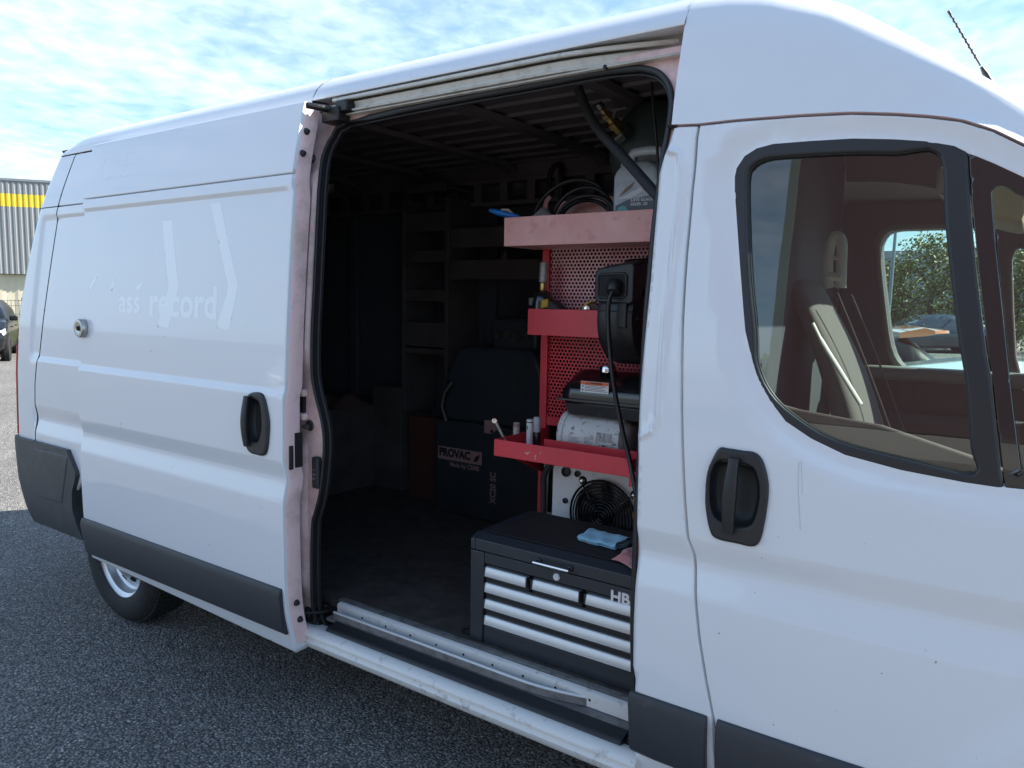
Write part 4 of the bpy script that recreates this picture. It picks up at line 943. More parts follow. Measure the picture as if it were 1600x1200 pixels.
for k in range(9):
    cx, cz = random.choice([(.10, .6), (.12, .5), (.16, .3), (.165, .45)]); X = l0[0]+(lr[0]-l0[0])*(cx*2.0+random.uniform(.0, .05)); Zc = lowz0+(lowz1-lowz0)*(cz+random.uniform(-.1, .2)); s = random.uniform(.0015, .004)
    chips.prism([(X+s*math.cos(a)*random.uniform(.6, 1.2), Zc+s*1.3*math.sin(a)*random.uniform(.6, 1.2)) for a in np.linspace(0, 6.28, 8)[:-1]], lambda a, b, c: (a, c, b), .5488, .5496)
o = chips.build('paint_chip', mat('bare_chip', (.6, .58, .55), .5), rack, smooth=0); o['kind'] = 'stuff'
MB().prism([(.60, lowz0), (.926, lowz0), (.926, lowz0-.14)], lambda a, b, c: (c, a, b), l0[0]+.01, l0[0]+.016).build('gusset', red_paint, rack, smooth=0)
MB().box(-.30, -.20, .56, .66, lowz0-.035, lowz0+.02).build('tool_holder', red_paint, rack, bevel=.004)
# back plate standing above the top tray with cut-outs, and a hook
b0 = [(-0.883, 2.012), (-0.864, 2.049), (-0.827, 2.065), (-0.603, 2.074), (-0.516, 2.034), (-0.501, 1.994)]
MB().prism([(b0[0][0], 1.97)]+b0[1:-1]+[(b0[-1][0]+.1, b0[-2][1]), (b0[-1][0]+.2, 1.97)], lambda a, b, c: (a, c, b), .928, .934).build('back_plate', red_glare_worn, rack, smooth=0)
hk = [(-0.892, 2.015), (-0.896, 2.047), (-0.887, 2.073), (-0.872, 2.085)]
MB().tube([(x, .90, z) for x, z in smooth_pts(hk, 4)], .007, 8, flat=(1, 1.6)).build('hook', red_glare_worn, rack)

# --- drawer chest
chest = thing('tool_chest', 'dark tool chest with silver drawer pulls standing on the van floor in the doorway', 'tool chest', (-.375, .41, FZ))
CX0, CX1, CY0, CY1, CZ1 = -.735, -.012, .222, .590, .838
def bx(name, x0, x1, y0, y1, z0, z1, m, bev=.002, parent=None): return MB().box(x0, x1, y0, y1, z0, z1).build(name, m, parent or chest, bevel=bev)
bx('body', CX0+.004, CX1-.004, CY0+.020, CY1, FZ+.002, .778, chest_paint)
for x0, x1 in ((CX0, CX0+.058), (CX1-.058, CX1)):
    bx('corner_post', x0, x1, CY0-.004, CY0+.05, FZ+.001, .778, chest_paint, .004)
bx('base_rail', CX0+.058, CX1-.058, CY0+.002, CY0+.03, FZ+.001, .512, chest_paint, .003)
bx('top_rail', CX0+.058, CX1-.058, CY0+.001, CY0+.03, .738, .777, chest_paint, .002)
# lid: hollow-looking cap with a broad front chamfer and end caps
lidp = [(CY0-.002, .781), (CY0-.002, .820), (CY0+.034, .836), (CY1, .838), (CY1, .781)]
MB().prism(lidp, lambda a, b, c: (c, a, b), CX0+.020, CX1-.020).build('lid', chest_paint, chest, smooth=0, bevel=.002)
for x0, x1 in ((CX0-.001, CX0+.0185), (CX1-.0185, CX1+.001)):
    MB().prism([(a, b-.001) for a, b in lidp], lambda a, b, c: (c, a, b), x0, x1).build('lid_end_cap', chest_paint, chest, smooth=0, bevel=.003)
MB().box(CX0+.05, CX1-.05, CY0+.045, CY1-.01, .8382, .8400).build('lid_mat', chest_mat, chest, smooth=0)
rows_z = [(.690, .729), (.612+.032, .612+.068), (.581, .615), (.519, .553)]
rows_z = [(.688, .729), (.644, .676), (.581, .614), (.521, .552)]
rows_z = [(.6885, .7285), (.6290, .6720), (.5700, .6130), (.5130, .5540)]
cells = [(-.672, -.488), (-.474, -.284), (-.270, -.078)]
def drawer(x0, x1, z0, z1):
    d = bx('drawer', x0, x1, CY0+.004, CY0+.03, z0-.010, z1+.006, mat_drawer, .002)
    p = MB(); prof = [(CY0+.004, z1), (CY0-.004, z1), (CY0-.007, z1-.003), (CY0-.011, z1-.0295), (CY0-.009, z1-.033), (CY0+.004, z1-.033)]
    p.loft([[(x, y, z) for y, z in prof] for x in (x0+.002, x1-.002)]).build('drawer_pull', alu, d, smooth=40, bevel=.001)
    for x in (x0, x1-.006):
        MB().box(x, x+.006, CY0-.012, CY0+.004, z1-.034, z1+.002).build('pull_cap', black_plastic, d, bevel=.001)
mat_drawer = mat('drawer_face_black', (.016, .018, .021), .4, bump=.06, bscale=300)
for x0, x1 in cells: drawer(x0, x1, *rows_z[0])
for r in rows_z[1:]: drawer(-.672, -.078, *r)
hx0, hx1 = -.455, -.319
for x in (hx0+.008, hx1-.008): MB().lathe([(.012, .0), (.010, .006), (.006, .008), (.006, .024)], (x, CY0-.002, .797), (0, -1, 0), 14).build('handle_foot', black_plastic, chest)
MB().tube([(hx0, CY0-.026, .797), (hx1, CY0-.026, .797)], .0055, 12).build('lid_handle', chrome, chest, smooth=60)
MB().lathe([(.001, .006), (.010, .006), (.0125, .003), (.013, 0)], (-.379, CY0+.0, .757), (0, -1, 0), 24).obox((-.379, CY0-.0065, .757), (1, 0, 0), (0, 1, 0), (0, 0, 1), .0015, .001, .006).build('lock', alu, chest, smooth=40)
text_obj('badge_lettering', 'HBM', .050, (-.181, CY0-.0006, .7385-.012), (1, 0, 0), (0, 0, 1), white_label, chest, depth=.0015, bold=.0016, sx=1.04)

# cloths on the chest
def cloth(name, m, label, cat, cx, cy, z, w, d, ang, h=.014, seed=1, fold=True, layers=3):
    random.seed(seed); mb = MB(); ca, sa = math.cos(ang), math.sin(ang)
    ph = [random.uniform(0, 6.28) for _ in range(8)]
    def P(u, v, zz):
        x, y = u*w, v*d; return (cx+x*ca-y*sa, cy+x*sa+y*ca, z+zz)
    prof = []   # folded strip, profile in (v, z): zig-zag of layers with round folds
    zz = .002; v0, v1 = -.5, .5
    for L in range(layers):
        a, b = (v0, v1) if L % 2 == 0 else (v1, v0)
        for t in np.linspace(0, 1, 14): prof.append((a+(b-a)*t, zz+.0025*math.sin(t*7+ph[L])+.003*L*math.sin(t*3.1)))
        if L < layers-1:
            s = 1 if L % 2 == 0 else -1; e = v1 if s > 0 else v0
            for q in np.linspace(-1.2, 1.2, 6): prof.append((e+s*.045*math.cos(q), zz+h*.5+h*.5*math.sin(q)))
            zz += h; v0 += .03; v1 -= .02
    rows = []
    for i in range(30):
        u = -.5+i/29; row = []
        for k, (v, q) in enumerate(prof):
            du = .018*math.sin(9*v+ph[3])*(abs(u)*2)**3; w_ = .0016*math.sin(8*u+ph[4]+k*.02)+.0014*math.sin(15*u+6*v+ph[5])+.0009*math.sin(31*u-9*v)
            row.append(P(u+du*(1 if u > 0 else -1), v+.02*math.sin(5*u+ph[6]), max(.0012, q*(1+.15*math.sin(4*u+ph[7]))+w_*min(1, q/.01))))
        rows.append(row)
    mb.sheet(rows); o = mb.build(name, m, None, smooth=180)
    sd = o.modifiers.new('thick', 'SOLIDIFY'); sd.thickness = .0022; sd.offset = 1
    return tag(o, label, cat)
c_a = (-0.303, 0.426, 0.842); c_b = (-0.154, 0.32, 0.842)
cloth('blue_cloth', cloth_blue, 'light blue microfibre cloth folded on the tool chest lid', 'cloth', c_a[0]+.0, c_a[1]-.02, .8405, .150, .105, R(-6), seed=4, h=.009)
# crumpled pink cloth: draped patch
random.seed(9); pm = MB(); rows = []
for i in range(26):
    u = i/25; row = []
    for j in range(26):
        v = j/25; x = c_b[0]-.045+.16*u+.010*math.sin(7*v); y = c_b[1]-.075+.15*v+.014*math.sin(5*u+1)-.03*u*(1-v)
        q = .004+.011*abs(math.sin(6*u+3.2*v))+.009*abs(math.sin(9*v-4*u+1))+.006*math.sin(14*u*v+2)**2
        q *= min(1, 6*min(u, v, 1-u, 1-v)+.25); row.append((x, y, .8405+max(.0006, q)))
    rows.append(row)
pk = pm.sheet(rows).build('pink_cloth', cloth_pink, None, smooth=180)
sd = pk.modifiers.new('thick', 'SOLIDIFY'); sd.thickness = .002; sd.offset = 1
tag(pk, 'crumpled pink cloth beside the light blue one on the tool chest', 'cloth')

# --- engine-driven compressor behind the lower tray
comp = thing('engine_compressor', 'petrol engine compressor with black fuel tank and white cooler plate behind the red trays', 'compressor', (-.42, .80, FZ))
tk = []
zse = 1.274; zbt = 1.211; tz0, tz1 = zse-.012, 1.335
ta = -.672; tb = -.16
for x, s in ((ta-.004, .55), (ta+.004, .80), (ta+.022, .95), (ta+.05, 1.0), (ta+.16, 1.0), (tb-.16, 1.0), (tb-.05, 1.0), (tb-.02, .93), (tb, .7)):
    q = (s-.55)/.45
    tk.append([(x, .70+(.02)*(1-q), tz0), (x, .690+.03*(1-q), tz0+.008), (x, .688+.03*(1-q), zse+.012), (x, .690+.03*(1-q), tz1-.02-.03*(1-q)), (x, .710+.02*(1-q), tz1-.03*(1-q)), (x, .80, tz1+.050*s-.03*(1-q)), (x, .86, tz1+.050*s-.03*(1-q)), (x, .912-.02*(1-q), tz1-.03*(1-q)), (x, .918-.02*(1-q), tz0)])
tank = MB().loft(tk).build('fuel_tank', gloss_black, comp, smooth=50, bevel=.006, segs=3)
MB().box(ta-.012, tb+.01, .681, .922, zse-.006, zse+.006).build('tank_seam_flange', gloss_black, tank, bevel=.003)
MB().loft([[(ta+.012, .70, tz0), (ta+.012, .90, tz0), (ta+.03, .89, zbt), (ta+.03, .71, zbt)], [(tb-.01, .70, tz0), (tb-.01, .90, tz0), (tb-.03, .89, zbt), (tb-.03, .71, zbt)]]).build('tank_base', gloss_black, tank, smooth=30, bevel=.004)
cp_ = (-0.518, 0.78, 1.4)
MB().lathe([(.034, -.01), (.034, .008), (.030, .014), (.012, .016), (.001, .016)], (cp_[0], .79, 1.392), (0, 0, 1), 28).build('filler_cap', chrome, tank, smooth=40)
lb = [(-0.57, 1.351), (-0.457, 1.355), (-0.461, 1.31), (-0.577, 1.309)]
def quad_label(name, P4, y, m, parent, t=.0006):
    return MB().prism(P4, lambda a, b, c: (a, c, b), y-t, y).build(name, m, parent, smooth=0)
x0_, x1_ = lb[3][0], lb[1][0]; z0_, z1_ = lb[3][1], lb[0][1]
quad_label('warning_label', [(x0_, z0_), (x1_, z0_), (x1_, z1_), (x0_, z1_)], .6862, white_label, tank)
zm = z1_-(z1_-z0_)*.30
quad_label('warning_band', [(x0_+.001, zm), (x1_-.001, zm), (x1_-.001, z1_-.001), (x0_+.001, z1_-.001)], .6854, orange_label, tank)
text_obj('warning_lettering', 'WARNING', .0115, ((x0_+x1_)/2+.006, .6846, zm+.003), (1, 0, 0), (0, 0, 1), black_print, tank, depth=.0001, align='CENTER', bold=.0004)
wt = MB()
def tri(x, z, s): wt.prism([(x-s, z), (x+s, z), (x, z+s*1.7)], lambda a, b, c: (a, c, b), .6842, .6846)
tri((x0_+x1_)/2-.030, zm+.003, .0045); tri(x0_+.010, z0_+.007, .0045); tri(x0_+.010, z0_+.021, .004)
for k in range(6):
    zz_ = z0_+.006+k*.0055; wt.box(x0_+.018, x1_-.006-(k % 3)*.009, .6852, .6856, zz_, zz_+.0019)
wt.build('label_small_print', black_print, tank, smooth=0)['kind'] = 'stuff'
# separator canister, lying across under the tank
cy_ = .780; cr_ = .090; ca_ = -0.682; cz_ = 1.216-cr_
can = MB().lathe([(cr_*.9, 0), (cr_*1.04, .0), (cr_*1.06, .006), (cr_*1.06, .022), (cr_*1.0, .026), (cr_*.99, .034), (cr_*1.0, .040), (cr_*1.0, .262), (cr_*.985, .268), (cr_*.96, .270)], (ca_, cy_, cz_), (1, 0, 0), 48, caps=True).build('separator_canister', canister_m, comp, smooth=35)
MB().lathe([(cr_*.93, .2705), (cr_*.80, .292), (cr_*.5, .300), (.001, .301)], (ca_, cy_, cz_), (1, 0, 0), 40).build('canister_end', canister_end, can, smooth=50)
pr = MB()
def on_can(x, ang, rr=1.004):     # ang measured from the front (-Y) upwards
    return (ca_+x, cy_-math.cos(ang)*cr_*rr, cz_+math.sin(ang)*cr_*rr)
def strip_on(x0, x1, a0, a1):
    n = max(1, int((a1-a0)/.12)); rows = [[on_can(x, a0+(a1-a0)*i/n) for i in range(n+1)] for x in (x0, x1)]; pr.sheet(rows)
random.seed(5); x = .176
while x < .240:
    w = random.choice([.0014, .0014, .0028, .004]); strip_on(x, x+w, -.02, .36); x += w+random.choice([.0015, .003])
for k in range(13): strip_on(.176, .176+random.uniform(.03, .055), -.10-k*.05-.012, -.10-k*.05) if k > 6 else None
for cx0, cx1, nn in ((.06, .115, 11), (.12, .165, 12), (.2, .25, 8)):
    for k in range(nn): strip_on(cx0+random.uniform(0, .004), cx1-random.uniform(0, .02), -.52+k*.055-.010, -.52+k*.055+.006)
pr.build('canister_print', mat('grey_print', (.16, .16, .17), .6), can, smooth=0, recalc=False)['kind'] = 'stuff'
rc = MB(); cxr = .208; ar = -.28
for k in range(3):
    a = math.pi/2+k*2*math.pi/3
    for s in (-1, 1):
        pts = []
    a0, a1 = a-.75, a+.75
    rows = [[on_can(cxr+rr*math.cos(t), ar+rr*math.sin(t)/cr_, 1.006) for t in np.linspace(a0, a1, 5)] for rr in (.0070, .0115)]
    rc.sheet(rows)
    tip = a1; rc.add([on_can(cxr+.0052*math.cos(tip), ar+.0052*math.sin(tip)/cr_, 1.007), on_can(cxr+.0135*math.cos(tip), ar+.0135*math.sin(tip)/cr_, 1.007), on_can(cxr+.0093*math.cos(tip+.6), ar+.0093*math.sin(tip+.6)/cr_, 1.007)], [(0, 1, 2)])
rc.build('recycling_mark', black_print, can, smooth=0, recalc=False)
for q in (.09, .17):
    MB().tube([(ca_+q, cy_, cz_+cr_), (ca_+q, cy_+.01, 1.168)], .006, 8).build('canister_bracket', steel_dark, comp)
MB().lathe([(.004, 0), (.009, .001), (.009, .012)], (ca_+.018, cy_-.080, cz_-.035), (0, -1, 0), 8).build('clamp_bolt', steel_dark, can)
# frame
MB().box(-.775, -.722, .74, .92, FZ, 1.03).build('frame_column', gloss_black, comp, bevel=.004)
pl_ = [(-.752, .715, .79), (-.752, .712, .90), (-.748, .708, .955), (-.715, .705, 1.005), (-.70, .705, 1.02)]
MB().tube([tuple(p) for p in smooth_pts(pl_, 5)], .013, 10).build('frame_tube', black_plastic, comp, smooth=60)
MB().box(-.775, -.10, .70, .92, FZ+.0, FZ+.05).build('skid_base', gloss_black, comp, bevel=.005)
MB().box(-.70, -.14, .74, .90, FZ+.05, 1.0).build('engine_block', steel_dark, comp, bevel=.02)
# cooler plate with a round fan guard
PX0, PX1, PZ0, PZ1, PY = -.712, -.205, .52, 1.02, .715
fcx, fcz, fr = -0.472, 0.835, .132
circ = [(fcx+fr*math.cos(a), fcz+fr*math.sin(a)) for a in np.linspace(0, 2*math.pi, 65)[:-1]]
plate = panel('cooler_plate', [(PX0, PZ0), (PX1, PZ0), (PX1, PZ1), (PX0, PZ1)], lambda x, z: PY+0*x, white_plate, comp, holes=[circ], thick=.02, er=.003, dx=.05, dz=.05, fine=False, drop=.002)
for k in range(1, 12):
    r_ = fr*1.06*k/11
    MB().tube([(fcx+r_*math.cos(a), PY-.022-.010*(1-(k/11)**2), fcz+r_*math.sin(a)) for a in np.linspace(0, 2*math.pi, 57)[:-1]],   .0030 if k < 11 else .005, 6, closed=True).build('guard_ring', gloss_black, plate, smooth=60)
for k in range(4):
    a = R(45)+k*math.pi/2-.1
    MB().tube([(fcx+.02*math.cos(a), PY-.029, fcz+.02*math.sin(a)), (fcx+fr*.6*math.cos(a), PY-.027, fcz+fr*.6*math.sin(a)), (fcx+fr*1.06*math.cos(a), PY-.020, fcz+fr*1.06*math.sin(a)), (fcx+fr*1.20*math.cos(a), PY-.006, fcz+fr*1.20*math.sin(a))], .003, 6).build('guard_spoke', gloss_black, plate)
    p = (fcx+fr*1.20*math.cos(a), PY-.001, fcz+fr*1.20*math.sin(a))
    MB().lathe([(.001, .010), (.009, .009), (.016, .004), (.018, 0)], p, (0, -1, 0), 14).build('guard_bolt', gloss_black, plate)
    MB().lathe([(.001, .0135), (.006, .013), (.007, .010)], p, (0, -1, 0), 6).build('bolt_head', chrome, plate)
MB().lathe([(.001, .012), (.028, .012), (.032, 0)], (fcx, PY+.012, fcz), (0, -1, 0), 24).build('fan_hub', gloss_black, plate)
for k in range(7):
    a = 2*math.pi*k/7; c_, s_ = math.cos(a), math.sin(a); t_ = Vector((-s_, 0, c_))
    MB().loft([[Vector((fcx+c_*r_, PY+.020, fcz+s_*r_))+t_*w*(.55 if r_ < .06 else 1)+Vector((0, .014*w/.03, 0)) for w in (-.030, 0, .030)] for r_ in (.03, .06, .09, .122)], closed=False, caps=False).build('fan_blade', black_plastic, plate, smooth=60)
MB().box(PX0+.02, PX1-.02, PY+.05, PY+.06, PZ0+.02, PZ1-.02).build('cooler_core', dark_void, comp, smooth=0)
for (px, pz, r_) in ((-0.648, 0.982, .020), (-0.596, 0.981, .012), (-0.648, 0.865, .011)):
    MB().lathe([(.001, .004), (r_*.5, .004), (r_*.6, .010), (r_, .008), (r_, 0)], (px, PY-.0005, pz), (0, -1, 0), 20).build('plate_grommet', rubber, plate)
bf = (-0.314, 0.66, 0.889)
MB().lathe([(.012, -.06), (.012, -.02), (.016, -.02), (.016, .0), (.010, .004), (.010, .035), (.014, .035), (.014, .055), (.008, .06)], bf, (0, 0, 1), 6).build('brass_outlet', brass, comp, smooth=20)

# --- cable reel on the rack
reel = thing('cable_reel', 'black plastic retractable cable reel hanging on the perforated red sheet', 'cable reel', (-.40, .76, 1.60))
rcx, rcy, rcz = -.40, .775, 1.592
def rdisc(r0, r1, x0, x1, name, m, seg=40, rnd=.02):
    prof = [(r0, 0)] + [(r1-rnd, 0), (r1-rnd*.3, rnd*.3), (r1, rnd), (r1, (x1-x0)-rnd), (r1-rnd*.3, (x1-x0)-rnd*.3), (r1-rnd, x1-x0), (r0, x1-x0)]
    return MB().lathe(prof, (x0, rcy, rcz), (1, 0, 0), seg).build(name, m, reel, smooth=40)
rdisc(.001, .172, rcx-.083, rcx+.074, 'drum_case', reel_plastic, 56, .03)
MB().lathe([(.001, .012), (.06, .012), (.07, 0)], (rcx+.072, rcy, rcz), (1, 0, 0), 30).build('hub_cover', reel_plastic, reel)
for k in range(10):
    a = 2*math.pi*k/10; c_, s_ = math.cos(a), math.sin(a)
    MB().obox((rcx+.073, rcy+c_*.105, rcz+s_*.105), (1, 0, 0), (0, c_, s_), (0, -s_, c_), .004, .035, .005).build('case_rib', reel_plastic, reel, bevel=.002)
# front mouth block with the cable outlet
mbx = [(-.075, .145), (.070, .170), (.072, .185), (-.06, .165)]
ms = MB()
yf_ = .600
front = [(rcx-.082, 1.665), (rcx-.082, 1.755), (rcx-.070, 1.770), (rcx+.060, 1.790), (rcx+.074, 1.780), (rcx+.074, 1.655), (rcx+.06, 1.645), (rcx-.07, 1.650)]
o = MB().loft([[(x, yf_, z) for x, z in front], [(x, yf_+.06, z+.012) for x, z in front], [(x, .80, z+.010 if z > 1.7 else z) for x, z in front]]).build('mouth_block', reel_plastic, reel, smooth=35, bevel=.006, segs=3)
mouth = [(rcx-.066, 1.676), (rcx-.066, 1.742), (rcx-.058, 1.750), (rcx+.038, 1.752), (rcx+.046, 1.744), (rcx+.046, 1.676), (rcx+.036, 1.668), (rcx-.058, 1.668)]
MB().tube([(x, yf_-.001, z) for x, z in mouth], .005, 8, closed=True).build('mouth_rim', reel_plastic, o, smooth=60)
MB().prism(mouth, lambda a, b, c: (a, c, b), yf_-.002, yf_+.004).build('mouth_recess', dark_void, o, smooth=0)
st_ = (-0.396, 0.585, 1.712)
MB().lathe([(.012, -.012), (.026, -.010), (.030, 0), (.030, .020), (.024, .034), (.010, .038)], (st_[0], st_[1]+.01, st_[2]), (.1, -.5, -.75), 28).build('cable_stop', reel_plastic, o, smooth=40)
for z in (1.655, 1.62):
    MB().box(rcx-.070, rcx+.072, yf_+.004, yf_+.02, z-.002, z+.002).build('case_joint', dark_void, reel, smooth=0)
MB().box(rcx+.015, rcx+.05, yf_-.002, yf_+.06, 1.56, 1.65).build('case_clip', reel_plastic, reel, bevel=.004)
MB().tube([(rcx-.02, .66, 1.765), (rcx-.01, .72, 1.80), (rcx+.05, .80, 1.81), (rcx+.09, .90, 1.79)], .010, 10).build('carry_bar', reel_plastic, reel, smooth=60)
MB().box(rcx-.05, rcx+.05, .90, .938, 1.50, 1.72).build('wall_bracket', steel_dark, reel, bevel=.006)
cb = [(-0.39, 0.575, 1.701), (-0.401, 0.56, 1.645), (-0.397, 0.56, 1.544), (-0.38, 0.555, 1.432), (-0.356, 0.55, 1.321), (-0.322, 0.54, 1.212), (-0.281, 0.525, 1.107), (-0.246, 0.5, 1.026), (-0.217, 0.47, 0.971)]
MB().tube([tuple(p) for p in smooth_pts(cb, 6)], .0085, 10).build('cable', cable_m, reel, smooth=60)

# --- objects in the trays
iw = thing('impact_wrench', 'black power wrench with brass collar and grey socket standing on the middle tray', 'power tool', (m0[0]+.05, .86, m1[2]))
ix = -0.877; iz = 1.652; iy = .865
MB().lathe([(.046, -.09), (.048, -.02), (.044, .008), (.030, .026), (.020, .032), (.016, .034)], (ix, iy, iz+.010), (.06, 0, 1), 24).build('gear_housing', gloss_black, iw, smooth=40)
MB().loft([[(ix+.02+u*.10, iy-w, iz-.02+dz_-u*.03), (ix+.02+u*.10, iy+w, iz-.02+dz_-u*.03), (ix+.02+u*.10, iy+w, iz-.08), (ix+.02+u*.10, iy-w, iz-.08)] for u, w, dz_ in ((0, .03, .03), (.4, .034, .035), (.8, .03, .02), (1, .02, .0))]).build('motor_housing', black_plastic, iw, smooth=40, bevel=.008)
MB().obox((ix+.035, iy-.036, iz-.012), (1, 0, .2), (0, 1, 0), (0, 0, 1), .018, .006, .018).build('yellow_band', mat('tool_yellow', (.50, .30, .02), .4), iw, bevel=.004)
MB().obox((ix-.028, iy-.034, iz-.005), (1, 0, -.1), (0, 1, 0), (0, 0, 1), .016, .008, .018).build('steel_guard', steel_dark, iw, bevel=.004)
ax_ = Vector((.04, 0, 1)).normalized(); p0 = Vector((ix, iy, iz+.040))
MB().lathe([(.018, 0), (.019, .004), (.016, .008), (.017, .030), (.014, .036)], p0, ax_, 20).build('brass_collar', brass, iw, smooth=40)
MB().lathe([(.014, .034), (.0175, .038), (.018, .115), (.016, .120), (.010, .120), (.001, .11)], p0, ax_, 20).build('grey_socket', mat('grey_socket_steel', (.34, .34, .32), .5, metal=.4, dirt=((.15, .13, .11), 40, .5, .7, .6)), iw, smooth=40)
yt = thing('tape_reel_tool', 'small black and yellow tool lying behind the middle tray lip beside the reel', 'tool', (-.62, .86, m1[2]))
yx = -0.66; yz = 1.635
MB().lathe([(.001, -.02), (.030, -.02), (.036, -.014), (.036, .014), (.030, .02), (.001, .02)], (yx+.03, .865, yz-.02), (.3, -1, 0), 24).build('black_body', gloss_black, yt, smooth=40)
MB().lathe([(.036, -.012), (.040, -.010), (.040, .010), (.036, .012)], (yx+.02, .865, yz-.02), (.5, -1, 0), 24).build('yellow_rim', mat('ochre_rim', (.55, .30, .04), .45), yt, smooth=40)
MB().lathe([(.001, .008), (.012, .006), (.014, 0)], (yx+.015, .838, yz-.012), (.2, -1, 0), 14).build('steel_cap', chrome, yt, smooth=40)
# cans in the lower tray
cans = [((-0.897, 0.72, 1.151), (-0.897, 0.72, 1.119), .014, 'dirty cream spray tube standing leftmost in the lower red tray'),
        ((-0.804, 0.68, 1.179), (-0.803, 0.68, 1.135), .0135, 'white tube with black print standing in the middle of the three in the lower tray'),
        ((-0.849, 0.8, 1.169), (-0.848, 0.8, 1.115), .0150, 'plain white tube with dark base standing nearest the red post in the lower tray')]
for i, (tp, _b, r_, lab) in enumerate(cans):
    x, y, z1 = tp; z0 = lowz0+.0045
    t = thing('spray_tube', lab, 'tube', (x, y, z0), group='white tubes standing in the lower tray')
    MB().lathe([(r_*.95, 0), (r_, .004), (r_, z1-z0-.004), (r_*.92, z1-z0), (r_*.3, z1-z0), (.001, z1-z0-.002)], (x, y, z0), (0, 0, 1), 24).build('tube_body', mat('tube_white_%s' % 'abc'[i], ((.52, .44, .40), (.66, .66, .65), (.62, .62, .60))[i], .5, dirt=((.25, .12, .08), 40, (.5, .62, .62)[i], .75, .7)), t, smooth=40)
    if i == 0: MB().lathe([(r_*1.01, z1-z0-.018), (r_*1.01, z1-z0-.003)], (x, y, z0), (0, 0, 1), 24, caps=False).build('rim_band', dull_print, t, smooth=40)
    if i == 1:
        MB().lathe([(r_*1.02, z1-z0-.013), (r_*1.02, z1-z0-.009)], (x, y, z0), (0, 0, 1), 24, caps=False).build('black_band', black_print, t, smooth=40)
        MB().prism([(-.002, 0), (.002, 0), (.002, .014), (-.002, .014)], lambda a, b, c: (x+a-.002, y-r_*1.01-c, z1-.040+b), 0, .0008).build('print_mark', black_print, t, smooth=0)
    if i == 2: MB().lathe([(r_*1.05, 0), (r_*1.05, .060), (r_*.9, .066)], (x, y, z0), (0, 0, 1), 18, caps=False).build('dark_base', gloss_black, t, smooth=40)
rt0 = Vector((-0.92, 0.6, 1.171)); rt1 = Vector((-0.882, 0.62, 1.092)); dv = (rt1-rt0).normalized(); rt1 = rt1+dv*.045
rt = thing('ratchet_handle', 'worn steel ratchet handle leaning out of the left end of the lower tray', 'ratchet', tuple(rt1))
MB().tube([rt0, rt0.lerp(rt1, .25), rt0.lerp(rt1, .5), rt1], [.0095, .0085, .007, .009], 10, flat=(1, .7)).build('shaft', mat('worn_tool_steel', (.30, .29, .28), .35, metal=.9, dirt=((.1, .09, .08), 60, .5, .7, .6)), rt, smooth=50)
MB().lathe([(.001, -.010), (.010, -.008), (.012, 0), (.010, .008), (.001, .010)], rt0, (.4, -1, 0), 18).build('ratchet_head', chrome, rt, smooth=60)
MB().lathe([(.001, 0), (.005, .0), (.005, .02), (.001, .022)], (-0.778, .80, lowz0+.004), (0, 0, 1), 10).build('small_valve', red_glare_worn, None)
tag(bpy.data.objects['small_valve'], 'tiny reddish peg standing in the lower tray beside the canister', 'peg')
# top tray: jug, blue gun, rag, coiled hose
jx0, jx1 = -0.498, -0.498+.185
jz0 = tl1[2]+.005; jtop = 2.207; jsh = 2.142
jug = thing('fluid_jug', 'translucent screen wash jug with printed label on the top tray', 'jug', ((jx0+jx1)/2, .80, jz0))
def rrect(x0, x1, y0, y1, z, rr=.02, n=5):
    out = []
    for cx, cy, a0 in ((x1-rr, y1-rr, 0), (x0+rr, y1-rr, 90), (x0+rr, y0+rr, 180), (x1-rr, y0+rr, 270)):
        for k in range(n): a = R(a0+90*k/(n-1)); out.append((cx+rr*math.cos(a), cy+rr*math.sin(a), z))
    return out
jb = MB().loft([rrect(jx0+.006, jx1-.006, .746, .854, jz0), rrect(jx0, jx1, .74, .86, jz0+.01), rrect(jx0, jx1, .74, .86, jsh-.03), rrect(jx0+.006, jx1-.006, .744, .856, jsh-.01), rrect(jx0+.022, jx1-.03, .752, .848, jsh+.012), rrect(jx0+.034, jx1-.06, .765, .835, jsh+.022)]).build('jug_body', jug_m, jug, smooth=50)
hz = jsh+.012
MB().tube([tuple(p) for p in smooth_pts([(jx0+.045, .80, hz), (jx0+.050, .80, jtop-.008), (jx0+.075, .80, jtop), (jx1-.05, .80, jtop), (jx1-.022, .80, jtop-.012), (jx1-.018, .80, hz-.02)], 5)], .0125, 10, flat=(1, 1.4)).build('jug_handle', jug_m, jug, smooth=60)
MB().lathe([(.018, 0), (.018, .018), (.016, .022), (.001, .022)], (jx0+.022, .80, jsh+.006), (0, 0, 1), 18).build('jug_cap', mat('pale_cap', (.6, .66, .68), .4), jug, smooth=40)
lx0, lx1, lz0, lz1 = jx0+.018, jx1-.004, jz0+.015, jsh-.045
quad_label('jug_label', [(lx0, lz0), (lx1, lz0), (lx1, lz1), (lx0, lz1)], .7395, mat('label_blue_grey', (.30, .36, .44), .35, c2=(.50, .56, .62), vscale=16), jb)
quad_label('label_dark_band', [(lx0, lz0+.065), (lx1, lz0+.072), (lx1, lz0+.150), (lx0+.05, lz0+.138), (lx0, lz0+.118)], .7388, mat('label_slate', (.055, .075, .11), .4), jb)
quad_label('label_bird_wing', [(lx0+.012, lz1-.058), (lx0+.04, lz1-.028), (lx0+.078, lz1-.006), (lx0+.062, lz1-.030), (lx0+.030, lz1-.050)], .7380, mat('label_brown', (.22, .15, .10), .5), jb)
